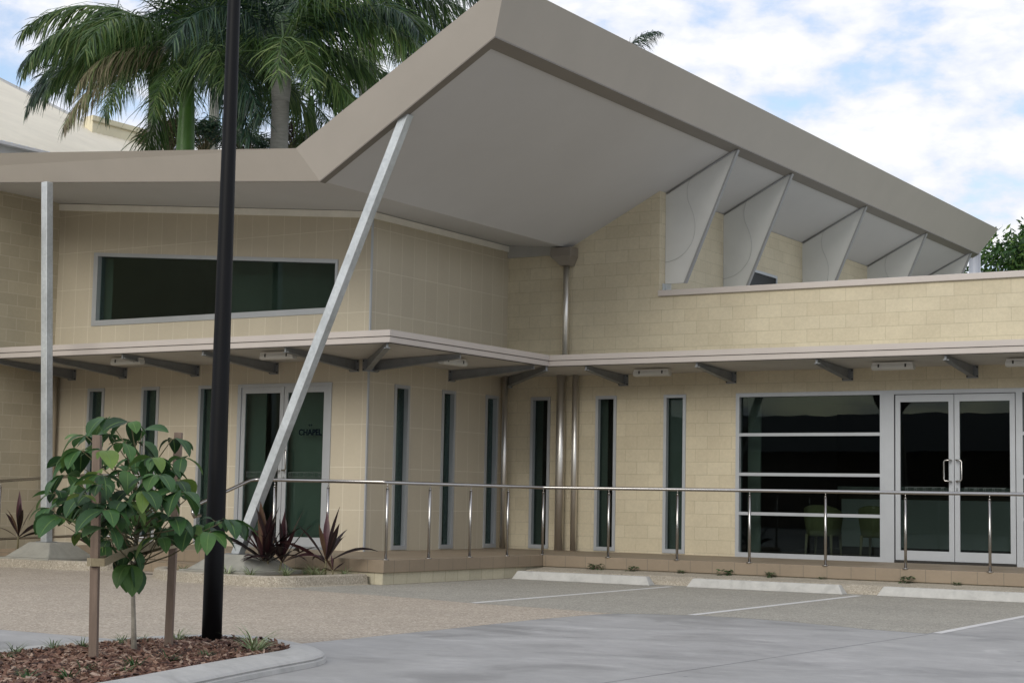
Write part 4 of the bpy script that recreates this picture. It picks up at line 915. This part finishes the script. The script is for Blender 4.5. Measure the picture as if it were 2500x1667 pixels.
# cream parapet wall
pa = at(205, 287, 54.6); pb = at(227, 281, 54.0); pc = at(410, 331, 57.5)
mb = MB()
for a, b in ((pa, pb), (pb, pc)):
    mb.face([a, b, b + Vector((0, 0, -2.2)), a + Vector((0, 0, -2.2))])
back = Vector((-.7, 1.0, 0))
mb.face([pa, pb, pb + back, pa + back]); mb.face([pb, pc, pc + back, pb + back]); mb.face([pa + back, pc + back, pc + back + Vector((0, 0, -2.2)), pa + back + Vector((0, 0, -2.2))])
mb.face([pc, pc + back, pc + back + Vector((0, 0, -2.2)), pc + Vector((0, 0, -2.2))]); bwc(mb.build('parapet', CREAM, BB))
mb = MB(); off = Vector((.03, -.05, -.19)); mb.bar(pb + off, pc + off, .05, .03); bwc(mb.build('string_course', simple('cream_dark', (.42, .37, .25), .8), BB))
# ------------------------------------------------------------------ palms
def frond(seed, ln, e0_, curve, mat, llen=.75, dens=95, droopy=1.0):
    r = random.Random(seed); mb = MB(); pts = []; p = Vector((0, 0, 0)); el = R_(e0_); n = 16; tw = r.uniform(-.25, .25)
    az = 0
    for k in range(n + 1):
        pts.append(p.copy()); d = Vector((math.cos(el) * math.cos(az), math.cos(el) * math.sin(az), math.sin(el))); p = p + d * ln / n; el -= R_(curve) / n * (0.5 + 1.0 * k / n); az += tw / n
    rib = MB(); mb.tube(pts, [.035 * (1 - .85 * k / n) for k in range(n + 1)], 5)
    nb = len(mb.f)
    def P(t):
        f = t * n; i = min(int(f), n - 1); return pts[i].lerp(pts[i + 1], f - i), (pts[i + 1] - pts[i]).normalized()
    for k in range(dens):
        t = .14 + .86 * (k + r.uniform(0, .8)) / dens; t = min(t, .995); b, tg = P(t); sd = tg.cross(Vector((0, 0, 1))).normalized()
        for s in (-1, 1):
            L_ = llen * 1.3 * math.sin(min(.97, (t + .08)) * math.pi) ** .45 * r.uniform(.7, 1.15) + .1
            up = r.uniform(-.75, .3)
            d = (sd * s * r.uniform(.3, .8) + tg * r.uniform(.4, .9) + Vector((0, 0, up))).normalized(); q = [b]; cur = d
            for j in range(4): cur = (cur + Vector((0, 0, -.24 * droopy * (1 + .1 * j) * r.uniform(.4, 1.6)))).normalized(); q.append(q[-1] + cur * L_ / 4)
            wd = .030 * r.uniform(.6, 1.25); mb.strip(q, [wd * .7, wd, wd * .9, wd * .6, wd * .1], tg + Vector((0, 0, r.uniform(-.5, .5))), smooth=False)
    me = mb.build('frond', mat); me.data.name = 'frond'; 
    d = me.data; COL.objects.unlink(me); bpy.data.objects.remove(me); return d
FR = {}
def fget(kind, ix):
    key = (kind, ix)
    if key not in FR:
        par = [(3.9, 62, 95, .8, 125), (4.0, 42, 100, .85, 130), (4.0, 24, 95, .9, 130), (3.8, 4, 80, .9, 125), (3.5, -25, 50, .85, 110)][ix]
        FR[key] = frond(30 + ix * 7 + ord(kind[0]), par[0], par[1], par[2], {'g': PALM, 'd': PALMD, 'y': PALMY}[kind], par[3], par[4])
    return FR[key]
def palm(crown, trunk_r, lab, kind='g', shaft=1.6, scale=1.0, nf=15, seed=1, shaft_mat=SHAFT, lean=0, order=(0, 1, 2, 3, 2, 4, 1, 3, 2, 4)):
    r = random.Random(seed); root = empty('palm_tree', (crown.x, crown.y, G)); tag(root, lab, 'palm', 'royal palms behind the chapel'); H = crown.z - G
    MB().tube([(-lean, 0, 0), (-lean * .5, 0, H * .5), (0, 0, H - shaft)], [trunk_r * 1.25, trunk_r * 1.05, trunk_r * .95], 18).build('trunk', BARKP, root)
    MB().tube([(0, 0, H - shaft), (0, 0, H - shaft * .75), (0, 0, H - shaft * .3), (0, 0, H)], [trunk_r * .98, trunk_r * 1.12, trunk_r * .8, trunk_r * .45], 18).build('crownshaft', shaft_mat, root)
    for k in range(nf):
        ix = order[k % len(order)]; kd = kind
        if kind == 'g' and r.random() < .15: kd = 'd'
        o = bpy.data.objects.new('frond', fget(kd, ix)); COL.objects.link(o); o.parent = root; o.location = (0, 0, H - .08 - .02 * k)
        o.rotation_euler = (r.uniform(-.2, .2), r.uniform(-.12, .12), k * 2.4 + r.uniform(-.25, .25)); s = scale * r.uniform(.85, 1.08); o.scale = (s, s, s)
    return root
def extra(root, spec):     # hand-set fronds: (kind, ix, azimuth deg, scale)
    for kd, ix, az, s in spec:
        o = bpy.data.objects.new('frond', fget(kd, ix)); COL.objects.link(o); o.parent = root; z = max(c.location.z for c in root.children if c.name.startswith('frond')) - .15
        o.location = (0, 0, z); o.rotation_euler = (0, 0, R_(az)); o.scale = (s, s, s)
RIGHT = math.degrees(math.atan2(.53, .848))          # azimuth that reads as 'to the right' in the picture
p1 = palm(at(462, 105, 38), .215, 'royal palm with bright green crownshaft, left of the black pole', seed=3, shaft=4.6)
extra(p1, [('g', 1, RIGHT + 180, 1.05), ('g', 2, RIGHT + 195, 1.0), ('y', 3, RIGHT + 215, .8), ('g', 2, RIGHT - 150, 1.0), ('g', 3, RIGHT - 60, .9), ('g', 4, RIGHT - 100, .8)])
p2 = palm(at(690, 95, 37), .20, 'royal palm with grey trunk right of the black pole', seed=9, shaft=1.4, shaft_mat=BARKP, order=(0, 1, 2, 1, 2, 3, 1))
extra(p2, [('g', 3, RIGHT + 8, 1.0), ('g', 2, RIGHT - 25, 1.05), ('g', 4, RIGHT - 30, 1.05), ('g', 3, RIGHT - 80, .9), ('g', 4, RIGHT + 5, 1.05)])
p3 = palm(at(530, 70, 50), .15, 'slim far palm with thin dark trunk just left of the black pole', 'd', seed=14, shaft=1.2, shaft_mat=BARKP, nf=9, order=(0, 1, 0, 1, 2))
p4 = palm(at(582, 60, 46), .22, 'palm whose dark trunk is half hidden by the black pole', 'd', seed=21, shaft=1.5, shaft_mat=BARKP, nf=9, order=(0, 1, 0, 1, 2))
p5 = palm(at(385, 110, 43), .18, 'leftmost palm, its dark fronds hanging over the neighbour roof', 'd', seed=27, shaft=1.4, shaft_mat=SHAFT, nf=9, order=(0, 1, 2, 1, 2))
extra(p5, [('d', 3, RIGHT + 183, 1.0), ('y', 4, RIGHT - 150, .95), ('g', 4, RIGHT - 110, .9)])
p6 = palm(at(905, -45, 42), .2, 'rightmost dark palm hanging over the rising roof edge', 'd', seed=33, shaft=1.4, nf=11)
extra(p6, [('d', 4, RIGHT + 5, 1.0), ('g', 3, RIGHT, 1.0), ('d', 4, RIGHT - 60, 1.0), ('d', 4, RIGHT + 180, 1.0)])
p7 = palm(at(1500, 175, 60), .18, 'far palm with only its frond tips showing over the roof', 'd', seed=41, shaft=1.2, nf=10, scale=.62)
p8 = palm(at(760, 235, 41), .12, 'low palm with yellowish fronds showing just above the roof valley', 'g', seed=52, shaft=.8, nf=11, scale=.6)
# understory shrubs behind the low roof
def shrub(c, rad, hgt, n, mat, seed, name, lab, leafl=.18, wd=.03, grp=None):
    r = random.Random(seed); root = empty(name, (c.x, c.y, G)); tag(root, lab, 'shrub', grp); st = MB(); lf = MB(); H = c.z - G
    tips = []
    for k in range(26):
        a = r.uniform(0, 6.28); e = r.uniform(-.2, 1.4); d = Vector((math.cos(a) * math.cos(e) * rad, math.sin(a) * math.cos(e) * rad, math.sin(e) * hgt)) * r.uniform(.5, 1)
        st.tube([(0, 0, H - hgt * .6), Vector((0, 0, H)) + d * .5 + Vector((0, 0, -.1)), Vector((0, 0, H)) + d], [.03, .018, .006], 5); tips.append(Vector((0, 0, H)) + d)
    st.tube([(0, 0, 0), (0, 0, H - hgt * .5)], [.12, .06], 8)
    for k in range(n):
        t = r.choice(tips); p = t + Vector((r.gauss(0, rad * .16), r.gauss(0, rad * .16), r.gauss(0, hgt * .14))); a = r.uniform(0, 6.28); d = Vector((math.cos(a), math.sin(a), r.uniform(-.8, .5))).normalized()
        L_ = leafl * r.uniform(.6, 1.3); lf.strip([p, p + d * L_ * .5, p + d * L_ + Vector((0, 0, -L_ * .25))], [wd * .5, wd, wd * .1], (r.uniform(-1, 1), r.uniform(-1, 1), r.uniform(-1, 1)), smooth=False)
    st.build('branches', TWIG, root); lf.build('foliage', mat, root); return root
shrub(at(415, 345, 48), .8, .6, 3200, leafmat('dry_clump', [(0, (.05, .035, .02)), (.6, (.10, .075, .04)), (1, (.05, .07, .02))], .8, .1), 3, 'shrub', 'brown dried clump on the cream parapet end', .22, .025, 'shrubs behind the low roof')
shrub(at(500, 345, 43), .7, .6, 1300, PALMD, 5, 'shrub', 'feathery dark shrub between the palm trunks', .2, .03, 'shrubs behind the low roof')
shrub(at(610, 358, 44), .7, .4, 1300, PALMD, 7, 'shrub', 'arching dark shrub right of the black pole', .22, .03, 'shrubs behind the low roof')
shrub(at(720, 340, 43), .6, .7, 1800, leafmat('dark_twigs', [(0, (.02, .012, .014)), (1, (.05, .03, .03))], .8, .1), 9, 'shrub', 'dark twiggy shrub right of the grey palm trunk', .14, .02, 'shrubs behind the low roof')
# ------------------------------------------------------------------ right-hand tree
def bigtree(c, R0, seed, lab):
    r = random.Random(seed); root = empty('leafy_tree', (c.x, c.y, G)); tag(root, lab, 'tree'); H = c.z - G; tr = MB(); lf = MB(); cl = []
    tr.tube([(0, 0, 0), (.1, 0, H * .35), (0, .1, H * .75)], [.32, .24, .16], 12)
    for k in range(150):
        a = r.uniform(0, 6.28); e = math.asin(r.uniform(-.7, 1)); rad = R0 * r.uniform(.4, 1.0); d = Vector((math.cos(a) * math.cos(e), math.sin(a) * math.cos(e), math.sin(e) * .85)) * rad
        cl.append((Vector((0, 0, H)) + d, r.uniform(.35, .6)))
        if k % 3 == 0: tr.tube([(0, .05, H * .6), Vector((0, 0, H - .4)) + d * .4, Vector((0, 0, H)) + d], [.11, .06, .02], 6)
    for c0, s in cl:
        for q in range(150):
            u = Vector((r.gauss(0, 1), r.gauss(0, 1), r.gauss(0, .75))); u = u.normalized() * s * r.uniform(.4, 1.05); p = c0 + u; d = (u.normalized() + Vector((r.uniform(-.7, .7), r.uniform(-.7, .7), r.uniform(-1.0, .3)))).normalized(); L_ = r.uniform(.12, .24)
            lf.strip([p, p + d * L_ * .5, p + d * L_], [L_ * .12, L_ * .38, L_ * .05], (r.uniform(-1, 1), r.uniform(-1, 1), r.uniform(-1, 1)), smooth=False)
    tr.build('trunk', BARK, root); lf.build('crown', TREEL, root); return root
bt = bigtree(at(2570, 690, 52), 2.6, 6, 'dense leafy green tree beyond the far roof end')
# trees and building added behind the camera, only to be mirrored in the glass
for k, (x, y, sc) in enumerate([(-24, -20, 1.0), (-15, -24, 1.15), (-5, -21, .95), (6, -25, 1.2), (16, -22, 1.0), (27, -24, 1.1)]):
    o = copy_tree(bt); o.location = (x, y, G); o.scale = (1.9 * sc, 1.9 * sc, .95 * sc); o.rotation_euler = (0, 0, k * 1.1); tag(o, '%s of the six unseen broad trees added behind the camera for reflections' % ('leftmost', 'second', 'third', 'fourth', 'fifth', 'rightmost')[k], 'tree', 'trees across the car park')
OB = empty('unseen_building', (0, -30, G)); tag(OB, 'long low building added behind the camera, seen only as a reflection', 'building')
OB_ = lambda o: wc(o, OB)
OB_(MB().box(-40, 40, -36, -29, G, 3.6).build('wall', simple('brown_brick', (.16, .11, .08), .9, 0, .2, 2), OB)); OB_(MB().prism([(-41, -28, 3.4), (-41, -32.5, 5.4), (-41, -37, 3.4)], (82, 0, 0)).build('roof', simple('dark_roof', (.10, .10, .11), .7), OB))
